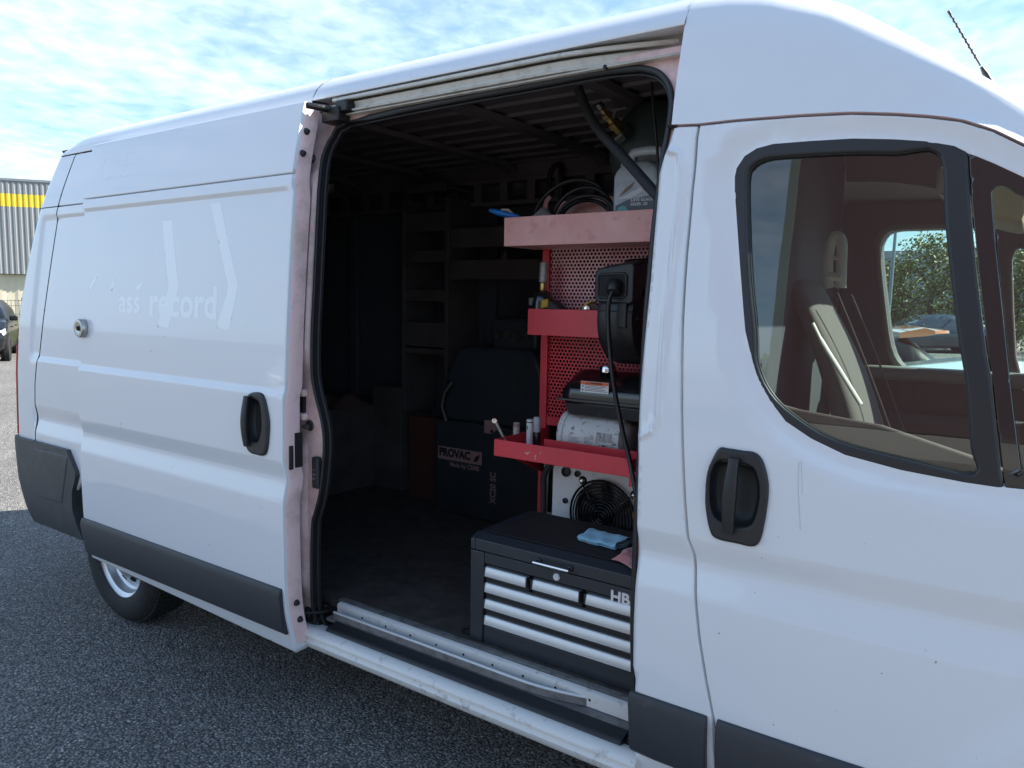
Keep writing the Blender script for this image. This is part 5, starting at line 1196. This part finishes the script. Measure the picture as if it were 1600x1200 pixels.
quad_label('label_streak', [(lx0+.012, lz1-.066), (lx0+.05, lz1-.050), (lx0+.10, lz1-.028), (lx0+.11, lz1-.044), (lx0+.06, lz1-.066)], .7384, mat('label_pale', (.62, .68, .74), .5), jb)
MB().lathe([(.001, .0004), (.024, .0004), (.024, 0)], (lx0+.028, .7378, lz0+.092), (0, -1, 0), 26).build('label_disc', mat('label_teal', (.10, .42, .46), .4), jb)
text_obj('label_lettering', 'LAVE GLACE\nHIVER -20', .0155, (lx0+.062, .7380, lz0+.130), (1, 0, 0), (0, 0, 1), white_label, jb, depth=.0001, bold=.0002)
bg0 = Vector((-1.049, 0.72, 2.018)); bg1 = Vector((-0.962, 0.74, 1.997))
bgun = thing('air_gun', 'bright blue plastic air gun sticking out over the left end of the top tray', 'air gun', tuple(bg1))
dv = (bg1-bg0).normalized()
MB().tube([bg0, bg0+dv*.014, bg0+dv*.022, bg0+dv*.05, bg0+dv*.085, bg1+dv*.04], [.008, .0095, .011, .013, .012, .010], 14).build('barrel', blue_plastic, bgun, smooth=50)
MB().tube([bg0-dv*.002, bg0+dv*.002], .005, 10).build('nozzle', mat('pale_blue_tip', (.35, .6, .8), .4), bgun)
MB().tube([bg0+dv*.05+Vector((0, 0, .012)), bg0+dv*.08+Vector((0, 0, .02)), bg1+dv*.02+Vector((0, 0, .004))], .005, 8).build('trigger', mat('beige_lever', (.45, .36, .25), .5), bgun)
rg = MB(); rows = []
rA = (-0.861, 0.79, 2.013); 
for i in range(18):
    u = i/17; rows.append([(rA[0]-.09+.20*u, .74+.12*v, tl0[2]-.030+(.062*math.sin(math.pi*u)**.8*math.sin(math.pi*v)**.5)*(1+.2*math.sin(9*u+5*v))+.004*math.sin(20*u-7*v)) for v in np.linspace(0, 1, 14)])
tag(rg.sheet(rows).build('grey_rag', cloth_grey, None, smooth=180), 'grey rag heaped on the top tray between the air gun and the coiled hose', 'rag')
hose = thing('coiled_hose', 'coil of thin black air hose resting on the top tray', 'hose', (-.72, .83, tl1[2]+.005))
random.seed(2); pts = []
for (pcx, ya, za, rx, rz, tilt) in (( -0.746, .835, 1.985, .185, .150, .10), (-0.683, .82, 1.975, .145, .125, .05), (-0.651, .80, 1.972, .140, .092, .0), (-0.68, .85, 1.97, .125, .085, -.05)):
    for k in range(24):
        a = 2*math.pi*k/24-math.pi/2
        zz_ = za+rz*math.sin(a); pts.append((pcx+rx*math.cos(a)+tilt*.2*math.sin(a), ya+.03*math.sin(a*.5), max(zz_, tl1[2]+.018+.012*(len(pts)//24))))
MB().tube([tuple(p) for p in smooth_pts(pts, 3)], .0085, 10).build('hose_loop', cable_m, hose, smooth=60)

# --- air tank under the ceiling, with brass valves
atank = thing('air_tank', 'dark green cylindrical air tank with brass valves hung under the van ceiling', 'air tank', (-.42, 1.1, 2.2))
acx, acz, ar_ = -.405, 2.225, .198
MB().lathe([(.001, 0), (.06, .004), (.12, .022), (.165, .052), (.19, .09), (ar_, .13), (ar_, .80), (.17, .88), (.08, .93), (.001, .94)], (acx, .80, acz), (0, 1, 0), 48).build('shell', tank_green, atank, smooth=50)
va = Vector((-0.49, 0.79, 2.28)); vb = Vector((-0.558, 0.7, 2.385)); vd = (vb-va).normalized()
MB().lathe([(.040, -.02), (.042, .0), (.036, .008), (.022, .012)], va, vd, 6).build('tank_bung', steel_dark, atank, smooth=20)
vt = atank
MB().lathe([(.020, .008), (.020, .030), (.026, .032), (.026, .052), (.016, .056), (.014, .075), (.022, .078), (.022, .094), (.012, .098), (.010, .12)], va, vd, 6).build('valve', brass, vt, smooth=20)
MB().lathe([(.010, .115), (.018, .12), (.016, .14), (.001, .145)], va, vd, 16).build('hose_barb', steel_dark, vt, smooth=40)
MB().tube([va+vd*.06, va+vd*.06+Vector((.03, -.02, .03)), va+vd*.06+Vector((.075, -.02, .035))], .007, 8).build('valve_lever', steel_dark, vt, smooth=40)
for y in (1.0, 1.45): MB().tube([(acx+(ar_+.003)*math.cos(a), y, acz+(ar_+.003)*math.sin(a)) for a in np.linspace(0, 2*math.pi, 41)[:-1]], .004, 6, closed=True, flat=(4, 1)).build('tank_strap', steel_dark, atank, smooth=60)
sl_ = [(-0.483, 0.45, 2.363), (-0.451, 0.45, 2.296), (-0.389, 0.43, 2.213), (-0.266, 0.38, 2.104), (-0.147, 0.3, 2.006), (-0.036, 0.22, 1.911), (0.043, 0.16, 1.78)]
fs = MB().tube([tuple(p) for p in smooth_pts(sl_, 6)], .0165, 14).build('sleeved_pipe', hose_foam, None, smooth=60)
tag(fs, 'thick black foam-sleeved pipe running down from the ceiling in front of the jug', 'pipe')
th_ = [(-0.238, 0.5, 2.359), (-0.225, 0.5, 2.254), (-0.209, 0.5, 2.142), (-0.197, 0.5, 2.009)]
tag(MB().tube([tuple(p) for p in smooth_pts(th_, 4)], .005, 8).build('hanging_cable', rubber, None, smooth=60), 'thin grey cable hanging by the front edge of the van opening', 'cable')
pc = [(-1.444, 1.78, 2.208), (-1.447, 1.78, 2.302), (-1.432, 1.78, 2.369), (-1.379, 1.76, 2.386), (-1.349, 1.74, 2.347), (-1.343, 1.74, 2.136)]
tag(MB().tube([tuple(p) for p in smooth_pts(pc, 4)], .014, 8).build('wall_hose', rubber, None, smooth=60), 'dark hose looped over the cant rail on the far wall', 'hose')

# --- machine at the far wall
mach = thing('service_machine', 'dark PROVAC service machine standing at the back of the van', 'machine', (-1.55, 1.6, FZ))
FY = 1.40
MB().loft([[(x, y, z) for x, y in ((-1.93, FY), (-1.18, FY), (-1.18, 1.86), (-1.93, 1.86))] for z in (FZ, .98)]).build('cabinet', machine_dark, mach, smooth=0, bevel=.015, segs=3)
MB().loft([[(x, y, z) for x, y in ((-1.90+s, FY+.02+s*.3), (-1.20-s, FY+.02+s*.3), (-1.20-s, 1.84), (-1.90+s, 1.84))] for z, s in ((.98, 0), (1.22, .02), (1.36, .08), (1.40, .14))]).build('hood', machine_dark, mach, smooth=30, bevel=.02, segs=3)
pm_ = MB(); 
MB().loft([[(x, y, z) for x, y in ((-1.62, 1.5), (-1.32, 1.5), (-1.32, 1.7), (-1.62, 1.7))] for z in (1.38, 1.56)]).build('control_box', machine_dark, mach, bevel=.02)
for k in range(4): MB().lathe([(.001, .012), (.018, .012), (.022, 0)], (-1.57+k*.065, 1.50, 1.46+.01*(k % 2)), (0, -1, 0), 16).build('dial', steel_dark, mach)
MB().tube([(-1.84, FY-.012, .98), (-1.86, FY-.03, 1.06), (-1.84, FY-.03, 1.14), (-1.80, FY-.012, 1.20)], .012, 8).build('grab_bar', steel_dark, mach, smooth=60)
pl4 = [(-1.907, 0.829), (-1.596, 0.812), (-1.594, 0.727), (-1.906, 0.755)]
px0, px1, pz0, pz1 = pl4[0][0], pl4[1][0], pl4[3][1]+.002, pl4[0][1]
quad_label('nameplate', [(px0, pz0), (px1, pz0), (px1, pz1), (px0, pz1)], FY-.0005, dull_print, mach)
text_obj('nameplate_lettering', 'PROVAC', .062, (px0+.008, FY-.0018, pz0+.020), (1, 0, 0), (0, 0, 1), black_print, mach, depth=.0004, bold=.0030, sx=.92)
sw_ = MB(); cx_, cz2 = px1-.038, (pz0+pz1)/2
sw_.prism([(cx_-.020, cz2-.024), (cx_+.006, cz2-.020), (cx_+.020, cz2+.004), (cx_+.024, cz2+.024), (cx_+.010, cz2+.012), (cx_-.002, cz2+.010), (cx_-.010, cz2-.004)], lambda a, b, c: (a, c, b), FY-.0022, FY-.0008)
sw_.build('nameplate_emblem', black_print, mach, smooth=0)
MB().prism([(cx_-.012, cz2+.004), (cx_+.004, cz2+.014), (cx_+.002, cz2+.022), (cx_-.012, cz2+.022)], lambda a, b, c: (a, c, b), FY-.0022, FY-.0008).build('emblem_spark', orange_label, mach, smooth=0)
text_obj('maker_lettering', 'Made by CEMB', .036, (px0+.085, FY-.0008, pz0-.034), (1, 0, 0), (0, 0, 1), dull_print, mach, depth=.0004, bold=.0008, sx=.93)
text_obj('model_lettering', 'XC20 SC', .052, (-1.513+.012, FY-.0008, 0.559), (0, 0, 1), (-1, 0, 0), dull_print, mach, depth=.0004, bold=.0016, sx=.86)
e4 = [(-1.582, 1.01), (-1.526, 1.012), (-1.5, 0.991), (-1.499, 0.963), (-1.533, 0.939), (-1.581, 0.94)]
MB().prism(e4, lambda a, b, c: (a, c, b), FY-.0012, FY-.0002).build('round_emblem', dull_print, mach, smooth=0)
MB().lathe([(.001, .0006), (.010, .0006), (.010, 0)], (e4[2][0]-.03, FY-.0013, e4[3][1]-.01), (0, -1, 0), 16).build('emblem_dot', black_print, mach)
sp = thing('side_panel_board', 'dull orange-brown board standing left of the PROVAC machine', 'board', (-2.2, 1.6, FZ))
MB().box(-2.28, -1.98, 1.56, 1.60, FZ, .95).build('board', machine_orange, sp, bevel=.004)

# --- shelves on the far wall
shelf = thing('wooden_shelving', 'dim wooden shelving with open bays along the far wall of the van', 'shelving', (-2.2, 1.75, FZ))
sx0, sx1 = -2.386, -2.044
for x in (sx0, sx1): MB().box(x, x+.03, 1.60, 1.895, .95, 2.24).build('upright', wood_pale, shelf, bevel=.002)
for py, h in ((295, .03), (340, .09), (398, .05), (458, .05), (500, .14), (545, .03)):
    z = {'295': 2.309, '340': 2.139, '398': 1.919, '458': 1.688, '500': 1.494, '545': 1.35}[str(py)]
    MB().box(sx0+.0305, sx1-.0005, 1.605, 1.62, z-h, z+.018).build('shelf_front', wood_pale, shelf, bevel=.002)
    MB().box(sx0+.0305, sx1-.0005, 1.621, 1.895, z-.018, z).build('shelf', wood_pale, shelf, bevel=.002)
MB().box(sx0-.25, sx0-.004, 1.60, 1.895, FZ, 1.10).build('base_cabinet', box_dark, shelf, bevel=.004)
s2x0, s2x1 = -1.993, -1.15
for py0, h in ((0, .10), (1, .10)):
    z = (2.049, 1.867)[py0]
    MB().box(sx1+.032, s2x1, 1.62, 1.636, z-h, z+.01).build('shelf_front', wood_pale, shelf, bevel=.002)
    MB().box(sx1+.032, s2x1, 1.637, 1.895, z-.02, z).build('shelf', wood_pale, shelf, bevel=.002)
cz3 = (-1.695, 1.72, 1.874)
tag(MB().lathe([(.001, .055), (.006, .05), (.008, .032), (.026, .028), (.028, 0)], (cz3[0], 1.72, cz3[2]+.002), (0, 0, 1), 18).build('small_tin', mat('dull_tin', (.14, .09, .08), .5), None, smooth=40), 'small dark tin with a spout on the far wall shelf', 'tin')
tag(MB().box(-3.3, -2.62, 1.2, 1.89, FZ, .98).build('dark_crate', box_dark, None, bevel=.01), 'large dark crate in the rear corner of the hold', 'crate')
random.seed(8); rows = []
gA = (-2.385, 1.45, 1.138)
for i in range(16):
    u = i/15; rows.append([(-2.95+.36*u, 1.3+.3*v, .982+.09*abs(math.sin(5*u+2*v))*math.sin(math.pi*u)*math.sin(math.pi*v)) for v in np.linspace(0, 1, 12)])
tag(MB().sheet(rows).build('work_gloves', mat('dull_glove', (.13, .07, .06), .9), None, smooth=180), 'crumpled work gloves lying on the dark crate', 'gloves')
rh = (-0.752, 0.252, 0.45)
tag(MB().lathe([(.016, .0012), (.030, .0012), (.032, 0)], (rh[0]-.02, rh[1]+.01, FZ+.0006), (0, 0, 1), 24, caps=False).build('floor_ring', dark_void, None), 'dark lashing ring hole in the floor beside the tool chest', 'lashing ring')

# =================================================================== surroundings
# --- generic car built along +x (front)
tyre_far = mat('plain_tyre', (.02, .02, .02), .8); rim_far = mat('alloy_rim', (.45, .46, .48), .35, metal=.8)
win_far = mat('dark_car_glass', (.015, .020, .024), .04, coat=1.0, coat_r=.01); lamp_far = mat('car_lamp_glass', (.75, .77, .80), .08, coat=1.0)
chrome_far = chrome
def car(name, label, cat, body_m, loc, heading, L=4.3, Wc=1.80, H=1.47, roof=None, hood=None, belt=.93, spoiler=None, group=None, hatch=True):
    root = thing(name, label, cat, (0, 0, 0), group)
    h = L/2
    top = roof or [(-h, .62), (-h+.05, .98), (-h+.28, 1.10), (-h+.62, H-.10), (-h+1.15, H-.01), (-.25, H), (.30, H-.05), (.62, H-.16), (1.15, 1.00), (1.45, .94), (h-.30, .80), (h-.06, .66), (h, .50)]
    tx, tz = [p[0] for p in top], [p[1] for p in top]
    def width(x):
        u = abs(x)/h; return Wc/2*(1-.10*max(0, (u-.55)/.45)**2)*(1-.14*max(0, (u-.9)/.1)**2)
    def bot(x): return .20+.10*max(0, (abs(x)-h+.5)/.5)
    xs = sorted(set([round(v, 3) for v in np.linspace(-h, h, 38)]+[round(v, 3) for v in tx]))
    def ring(x):
        w = width(x); t = float(np.interp(x, tx, tz)); b = min(belt, t-.02); lo = bot(x)
        half = [(0, lo), (w*.88, lo), (w*.97, lo+.08), (w*.995, min(.48, b-.05)), (w, min(.66, b-.03)), (w*.975, b-.02), (w*.955, b)]
        if t > b+.10:
            half += [(w*.955-.30*(t-b)*.55, b+(t-b)*.55), (w*.955-.42*(t-b)-.0, t-.055), (w*.955-.42*(t-b)-.10, t-.012), (0, t)]
        else:
            half += [(w*.90, b+(t-b)*.5), (w*.80, t-.008), (w*.5, t-.002), (0, t)]
        return half
    rings = []
    for x in xs:
        hf = ring(x); rings.append([(x, y, z) for y, z in hf]+[(x, -y, z) for y, z in hf[-2:0:-1]])
    body = MB().loft(rings).build('body', body_m, root, smooth=50)
    def side(x, f, s):
        hf = ring(x); (y0, z0), (y1, z1) = hf[6], hf[8]; return (x, s*(y0+(y1-y0)*f+.006), z0+(z1-z0)*f)
    cab = [x for x in xs if float(np.interp(x, tx, tz)) > belt+.30]
    c0, c1 = cab[0], cab[-1]; third = (c1-c0)/2
    for s in (-1, 1):
        for a, b_ in ((c0+.10, c0+.10+third-.14), (c0+third+.0, c1-.02)):
            rows = [[side(x, f, s) for x in np.linspace(a, b_, 8)] for f in (.06, .35, .65, .90)]
            MB().sheet(rows).build('side_window', win_far, root, smooth=60)
        # mirrors
        mx = c1+.10; MB().obox((mx, s*(width(mx)+.07), belt+.08), (1, 0, 0), (0, 1, 0), (0, 0, 1), .05, .09, .06).build('mirror', body_m, root, bevel=.03, segs=3)
        for x in (c0+third-.02, c1-.12): MB().obox((x-.16, s*(width(x)+.004), belt-.14), (1, 0, 0), (0, 1, 0), (0, 0, 1), .08, .012, .014).build('door_handle', body_m, root)
        for wx in (-h+.80, h-.82):
            MB().cyl((wx, s*(Wc/2-.10), .315), (wx, s*(Wc/2+.004), .315), .365, n=28).build('wheel_arch', dark_void, root)
            tw = MB().lathe([(.18, -.02), (.215, -.022), (.29, -.014), (.31, .01), (.31, .17), (.2, .19)], (wx, s*(Wc/2-.005), .31), (0, -s, 0), 32, caps=False).build('wheel', tyre_far, root, smooth=40)
            rm = MB().lathe([(.205, -.012), (.20, .0), (.17, .012), (.06, .004), (.001, .0)], (wx, s*(Wc/2+.0), .31), (0, -s, 0), 28, caps=False).build('rim', rim_far, tw, smooth=30)
        MB().loft([[(h-.30-.16*q, s*(width(h-.3-.16*q)+.004-.005), z0) for q in (0, 1, 2)] + [(h-.30-.16*q, s*(width(h-.3-.16*q)+.004-.02), z0+.10+.03*q) for q in (2, 1, 0)], [(h-.04-.10*q, s*(width(h-.04)-.10-.02+.02*q), z0) for q in (0, 1, 2)]+[(h-.08-.10*q, s*(width(h-.04)-.14+.02*q), z0+.09+.03*q) for q in (2, 1, 0)]] if False else [[(h-.42, s*(width(h-.42)+.004), .68), (h-.42, s*(width(h-.42)-.01), .79)], [(h-.20, s*(width(h-.2)+.006), .64), (h-.20, s*(width(h-.2)-.03), .755)], [(h-.03, s*(width(h)-.05), .60), (h-.06, s*(width(h)-.08), .70)], [(h+.005, s*(width(h)-.28), .58), (h-.02, s*(width(h)-.30), .665)]], closed=False, caps=False).build('headlight', lamp_far, root, smooth=60)
        MB().loft([[(-h+.30, s*(width(-h+.3)+.004), .74), (-h+.30, s*(width(-h+.3)-.004), .92)], [(-h+.05, s*(width(-h)+.0), .74), (-h+.07, s*(width(-h)-.02), .92)], [(-h-.006, s*(width(-h)-.25), .74), (-h+.02, s*(width(-h)-.25), .90)]], closed=False, caps=False).build('tail_lamp', lens_red, root, smooth=60)
    def cross(x0, x1, n=6, inset=.12):
        rows = []
        for q in np.linspace(0.06, .94, n):
            x = x0+(x1-x0)*q; hf = ring(x); t = float(np.interp(x, tx, tz)); w = hf[9][0]
            rows.append([(x+.006, w*v, t+.008-.012*abs(v)**3) for v in np.linspace(-.96, .96, 9)])
        return rows
    ia = [p for p in top if p[1] > H-.2]; xa = max(p[0] for p in ia); xb = [p for p in top if p[0] > xa][0][0]
    MB().sheet(cross(xa-.02, xb)).build('windscreen', win_far, root, smooth=60)
    ib = min(p[0] for p in ia); xc = [p for p in top if p[0] < ib][-1][0]
    MB().sheet(cross(xc, ib+.05)).build('rear_window', win_far, root, smooth=60)
    MB().box(h-.10, h+.012, -.45, .45, .40, .52).build('grille', black_plastic, root, bevel=.02)
    MB().box(h-.02, h+.020, -.26, .26, .43, .54).build('number_plate', white_label, root, bevel=.004)
    MB().box(h-.06, h+.016, -.75, .75, .33, .352).build('bumper_trim', chrome_far, root, bevel=.005)
    if spoiler:
        x0 = ib
        rows = []
        for v in np.linspace(-1, 1, 13):
            w = Wc/2*.66*v; e = 1-abs(v)**4*.5
            rows.append([(x0+.10, w, H-.04), (x0-.10, w, H+.012*e), (x0-.36*e, w, H-.015), (x0-.37*e, w, H-.04), (x0-.12, w, H-.065), (x0+.10, w, H-.09)])
        MB().loft(rows).build('roof_spoiler', spoiler, root, smooth=45)
    root.location = loc; root.rotation_euler = (0, 0, heading)
    return root
black_car = mat('black_car_paint', (.006, .007, .009), .3, spec=.2, coat=.35); navy_car = mat('dark_blue_car_paint', (.022, .038, .065), .25, coat=1.0)
white_car = mat('white_car_paint', (.72, .78, .80), .3, coat=1.0); orange_car = mat('orange_car_paint', (.62, .16, .03), .3, coat=1.0); silver_car = mat('silver_car_paint', (.40, .42, .43), .3, coat=.8, metal=.3)
# front left wheel at about (-19.8, 6.1); rear one at (-21.7, 7.1)
hd = math.atan2(-.44, .90)
ca = (math.cos(hd), math.sin(hd))
lx, ly = 2.15-.82, .90
loc = (-19.66-(lx*ca[0]-ly*ca[1]), 6.16-(lx*ca[1]+ly*ca[0]), 0)
car('parked_car', 'black hatchback parked nose towards us beyond the rear of the van', 'car', black_car, loc, hd)
car('parked_car', 'dark blue saloon parked in front of the bushes, seen through the cab windows', 'car', navy_car, (-2.92, 30.95, 0.0), R(178+35), L=4.7, H=1.44,
    roof=[(-2.35, .66), (-2.30, .98), (-1.75, 1.06), (-1.45, 1.16), (-.95, 1.38), (-.35, 1.44), (.2, 1.42), (.5, 1.34), (1.12, 1.0), (1.5, .93), (2.1, .80), (2.30, .66), (2.35, .5)])
oc_ = (-0.135, 5.702, 1.437)
car('parked_car', 'dark hatchback with orange roof spoiler parked beyond the cab', 'car', black_car, (oc_[0]-1.55, oc_[1]+.25, 0), R(197), L=4.1, Wc=1.74, H=oc_[2]+.03, spoiler=orange_car)
wc_ = (0.34, 3.342, 1.354)
car('parked_car', 'white car parked close beside the far side of the van', 'car', white_car, (wc_[0]+1.1, wc_[1]+.25, 0), R(8), L=4.2, Wc=1.76, H=1.36)

# --- warehouse behind the rear of the van
corr_grey = mat('grey_cladding', (.24, .25, .26), .45, metal=.2, dirt=((.16, .16, .16), 1.2, .5, .8, .4)); yel = mat('yellow_cladding', (.70, .50, .03), .5)
cream = mat('cream_wall', (.58, .52, .38), .8, c2=(.66, .61, .47), vscale=.7, dirt=((.36, .30, .2), .6, .5, .8, .5))
def local(o, ang): o.rotation_euler = (0, 0, ang)
def building(name, label, cat, base, ang, length, parts):
    root = thing(name, label, cat, (0, 0, 0))
    parts(root, length); root.location = base; root.rotation_euler = (0, 0, ang); return root
def clad(z0, z1, x0, x1, pitch=.26, depth=.026, y=0.0):
    mb = MB(); bot, topp = [], []; x = x0
    while x < x1:
        for dx_, dy in ((0, 0), (.35, 0), (.5, -depth), (.85, -depth)):
            bot.append((x+dx_*pitch, y+dy, z0)); topp.append((x+dx_*pitch, y+dy, z1))
        x += pitch
    return mb.sheet([bot, topp])
w0 = (-44.368, 14.188, -0.081); wtop = 7.357; yA = 6.705; yB = 6.051; cT = 2.587
WA = math.atan2(.80, .60)
def wh_parts(root, L):
    clad(yA+.0, wtop, -30, 30).build('upper_cladding', corr_grey, root, smooth=0)['kind'] = 'stuff'
    clad(yB, yA-.004, -30, 30).build('yellow_band', yel, root, smooth=0)['kind'] = 'stuff'
    clad(cT, yB-.004, -30, 30).build('lower_cladding', corr_grey, root, smooth=0)['kind'] = 'stuff'
    clad(0, cT-.02, -30, 30, 1.1, .03, .30).build('cream_wall', cream, root, smooth=0)
    MB().box(-30, 30, .06, 25, wtop-.3, wtop).box(-30, 30, .32, 25, 0, wtop-.3).build('shed_body', corr_grey, root, smooth=0)
    MB().box(-30, 30, -.06, .055, wtop+.002, wtop+.12).build('roof_flashing', corr_grey, root, smooth=0)
wbase = (-43.79, 15.737, 0.0)
building('warehouse', 'long grey corrugated warehouse with a yellow band and cream lower wall', 'warehouse', wbase, WA, 60, wh_parts)
# grass strip and mesh fence in front of it
grass_m = mat('lawn_grass', (.075, .10, .022), .9, c2=(.11, .12, .04), vscale=1.3, bump=.6, bscale=30)
def grass_strip(cx, cy, ang, L, D_):
    mb = MB(); ca_, sa_ = math.cos(ang), math.sin(ang); random.seed(11)
    P = lambda u, v, z: (cx+u*ca_-v*sa_, cy+u*sa_+v*ca_, z)
    mb.sheet([[P(u, v, .02) for v in np.linspace(0, D_, 3)] for u in np.linspace(-L/2, L/2, 5)])
    for k in range(9000):
        u = random.uniform(-L/2, L/2); v = random.uniform(0, D_)**1.0; hgt = random.uniform(.06, .18); t = random.uniform(0, 6.28); w = .02
        a = (math.cos(t)*w, math.sin(t)*w); b = (random.uniform(-.05, .05), random.uniform(-.05, .05))
        p = P(u, v, .02); mb.add([(p[0]-a[0], p[1]-a[1], .02), (p[0]+a[0], p[1]+a[1], .02), (p[0]+b[0], p[1]+b[1], .02+hgt)], [(0, 1, 2)])
    return mb.build('grass_strip', grass_m, None, smooth=0, recalc=False)
fbase = Vector((-23.946, 7.732, 0.0))
tag(grass_strip(fbase.x, fbase.y, WA, 26, 16), 'rough green grass between the fence and the warehouse', 'grass', kind='stuff')
fence = thing('mesh_fence', 'green wire mesh fence along the grass in front of the warehouse', 'fence', tuple(fbase))
fw = mat('fence_wire_green', (.10, .12, .08), .5)
u_ = Vector((math.cos(WA), math.sin(WA), 0)); fo = fbase+Vector((-math.sin(WA), math.cos(WA), 0))*.3
for k in range(-4, 5):
    p = fo+u_*(k*2.5+.4); MB().box(p.x-.03, p.x+.03, p.y-.03, p.y+.03, 0, 1.48).build('post', fw, fence, smooth=0)
wires = MB(); nn = 110
for k in range(-nn, nn):
    p = fo+u_*(k*.1); wires.obox((p.x, p.y, .72), u_, (-u_.y, u_.x, 0), (0, 0, 1), .005, .005, .70)
for z in (.10, .40, .70, 1.0, 1.25, 1.40):
    wires.obox((fo.x, fo.y, z), u_, (-u_.y, u_.x, 0), (0, 0, 1), 11, .006, .007)
wires.build('wire_mesh', fw, fence, smooth=0)['kind'] = 'stuff'

# --- trees
leaf_mats = [mat('leaf_olive', (.13, .155, .035), .6, c2=(.19, .20, .06), vscale=.9), mat('leaf_purple', (.09, .055, .05), .6, c2=(.12, .08, .06), vscale=.9)]
bark = mat('grey_bark', (.10, .085, .07), .9)
def tree(label, x, y, hgt, rad, m, seed, n=3800, name='broadleaf_tree', group=None, low=.10):
    random.seed(seed); root = thing(name, label, 'tree', (x, y, 0), group)
    tr = MB(); tr.tube([(x, y, 0), (x+.05, y, hgt*.3), (x, y+.05, hgt*.6), (x+.05, y, hgt*.85)], [rad*.07, rad*.05, rad*.035, rad*.012], 8)
    clumps = []
    for k in range(34):
        t = random.uniform(low, 1.0); a = random.uniform(0, 6.28); rr = rad*math.sin(math.pi*min(.97, .22+.74*t))**.7*random.uniform(.25, 1.0)
        c = Vector((x+rr*math.cos(a), y+rr*math.sin(a), hgt*t)); clumps.append((c, rad*random.uniform(.22, .42)))
        tr.tube([(x, y, hgt*max(.1, t-.2)), tuple(c)], [rad*.018, rad*.006], 5)
    tr.build('trunk', bark, root, smooth=40)
    vs_ = []; fs = []
    for k in range(n):
        c, r_ = random.choice(clumps); d = Vector((random.gauss(0, 1), random.gauss(0, 1), random.gauss(0, .8))).normalized()*r_*random.uniform(.35, 1.1)
        p = c+d; p.z = max(.12, p.z)
        nrm = Vector((random.gauss(0, 1), random.gauss(0, 1), random.gauss(.5, 1))).normalized(); t = nrm.orthogonal().normalized(); b = nrm.cross(t); s = random.uniform(.05, .11)*(.6+.14*rad)
        q = len(vs_); vs_ += [p-t*s, p+b*s*.55, p+t*s, p-b*s*.55]; fs.append((q, q+1, q+2, q+3))
    MB().add(vs_, fs).build('crown', m, root, smooth=0, recalc=False)
    return root
for i, (px, d, hgt, rad, mi, lab) in enumerate(((1372, 39, 3.4, 1.5, 1, 'purplish bush at the left of the row behind the blue saloon'), (1410, 38, 3.9, 1.8, 0, 'olive bush beside the purplish one behind the blue saloon'), (1455, 37, 4.6, 2.1, 0, 'tallest olive tree above the roof of the blue saloon'), (1520, 37, 4.4, 2.1, 0, 'olive tree right of the tallest one, half hidden by the window pillar'), (1590, 36, 4.6, 2.1, 0, 'olive tree seen in the small front cab window'), (1660, 36, 4.5, 2.2, 0, 'last olive tree of the row beyond the cab'))):
    p = [(-5.824, 36.589, 2.53), (-4.696, 35.759, 2.516), (-3.472, 34.913, 2.501), (-1.97, 35.06, 2.512), (-0.39, 34.148, 2.498), (1.037, 34.17, 2.505)][i]
    tree(lab, p[0], p[1], hgt, rad, leaf_mats[mi], 20+i, group='trees behind the parked cars')
# second warehouse behind those trees
b2 = (-7.409, 59.613, 0.0); b2h = 5.709
pale = mat('pale_grey_cladding', (.30, .34, .36), .5)
def wh2(root, L):
    clad(0, b2h, -28, 28, .5, .05).build('cladding', pale, root, smooth=0)['kind'] = 'stuff'
    MB().box(-28, 28, .06, 20, 0, b2h).build('shed_body', pale, root, smooth=0)
building('grey_shed', 'pale grey flat-roofed shed behind the trees', 'shed', b2, R(10), 56, wh2)
lp = (-3.917, 27.784, 0.0); lpz = 4.43
lamp_ = thing('lamp_post', 'thin grey lamp post standing in front of the purplish bush', 'lamp post', lp)
MB().tube([lp, (lp[0]+.10, lp[1], lpz+2.2)], [.07, .04], 10).build('pole', mat('galvanised_pole', (.22, .26, .30), .5, metal=.5), lamp_, smooth=60)
MB().obox((lp[0]+.5, lp[1], lpz+2.2), (1, 0, .05), (0, 1, 0), (0, 0, 1), .45, .10, .05).build('lantern', MATS['galvanised_pole'], lamp_, bevel=.02)

# --- behind the camera, mirrored in the windows and paint: a sunlit red-brown hall and a tree
brown = mat('red_brown_cladding', (.105, .062, .068), .6)
def hall(root, L):
    clad(.6, 7.0, 0, L, .3, .0015).build('cladding', brown, root, smooth=0)['kind'] = 'stuff'
    MB().box(0, L, .06, 14, 0, 7.0).build('hall_body', brown, root, smooth=0)
    MB().box(0, L, -.08, .05, 0, .58).build('plinth', mat('concrete_plinth', (.32, .31, .29), .8), root, smooth=0)
    MB().box(L-.14, L+.05, -.09, .055, .6, 7.0).build('corner_trim', mat('pale_corner_trim', (.16, .19, .17), .5), root, smooth=0)
building('brown_hall', 'red-brown metal-clad hall facing the side of the van', 'hall', (7.5, -13.0, 0), math.pi, 11, hall)
tree('dark round tree across the yard, mirrored in the cab window', -10.5, -36, 3.6, 2.2, leaf_mats[0], 77, n=3000)
car('parked_car', 'silver car parked across the yard facing the side of the van', 'car', silver_car, (-13.5, -11.0, 0), R(60), L=4.2)
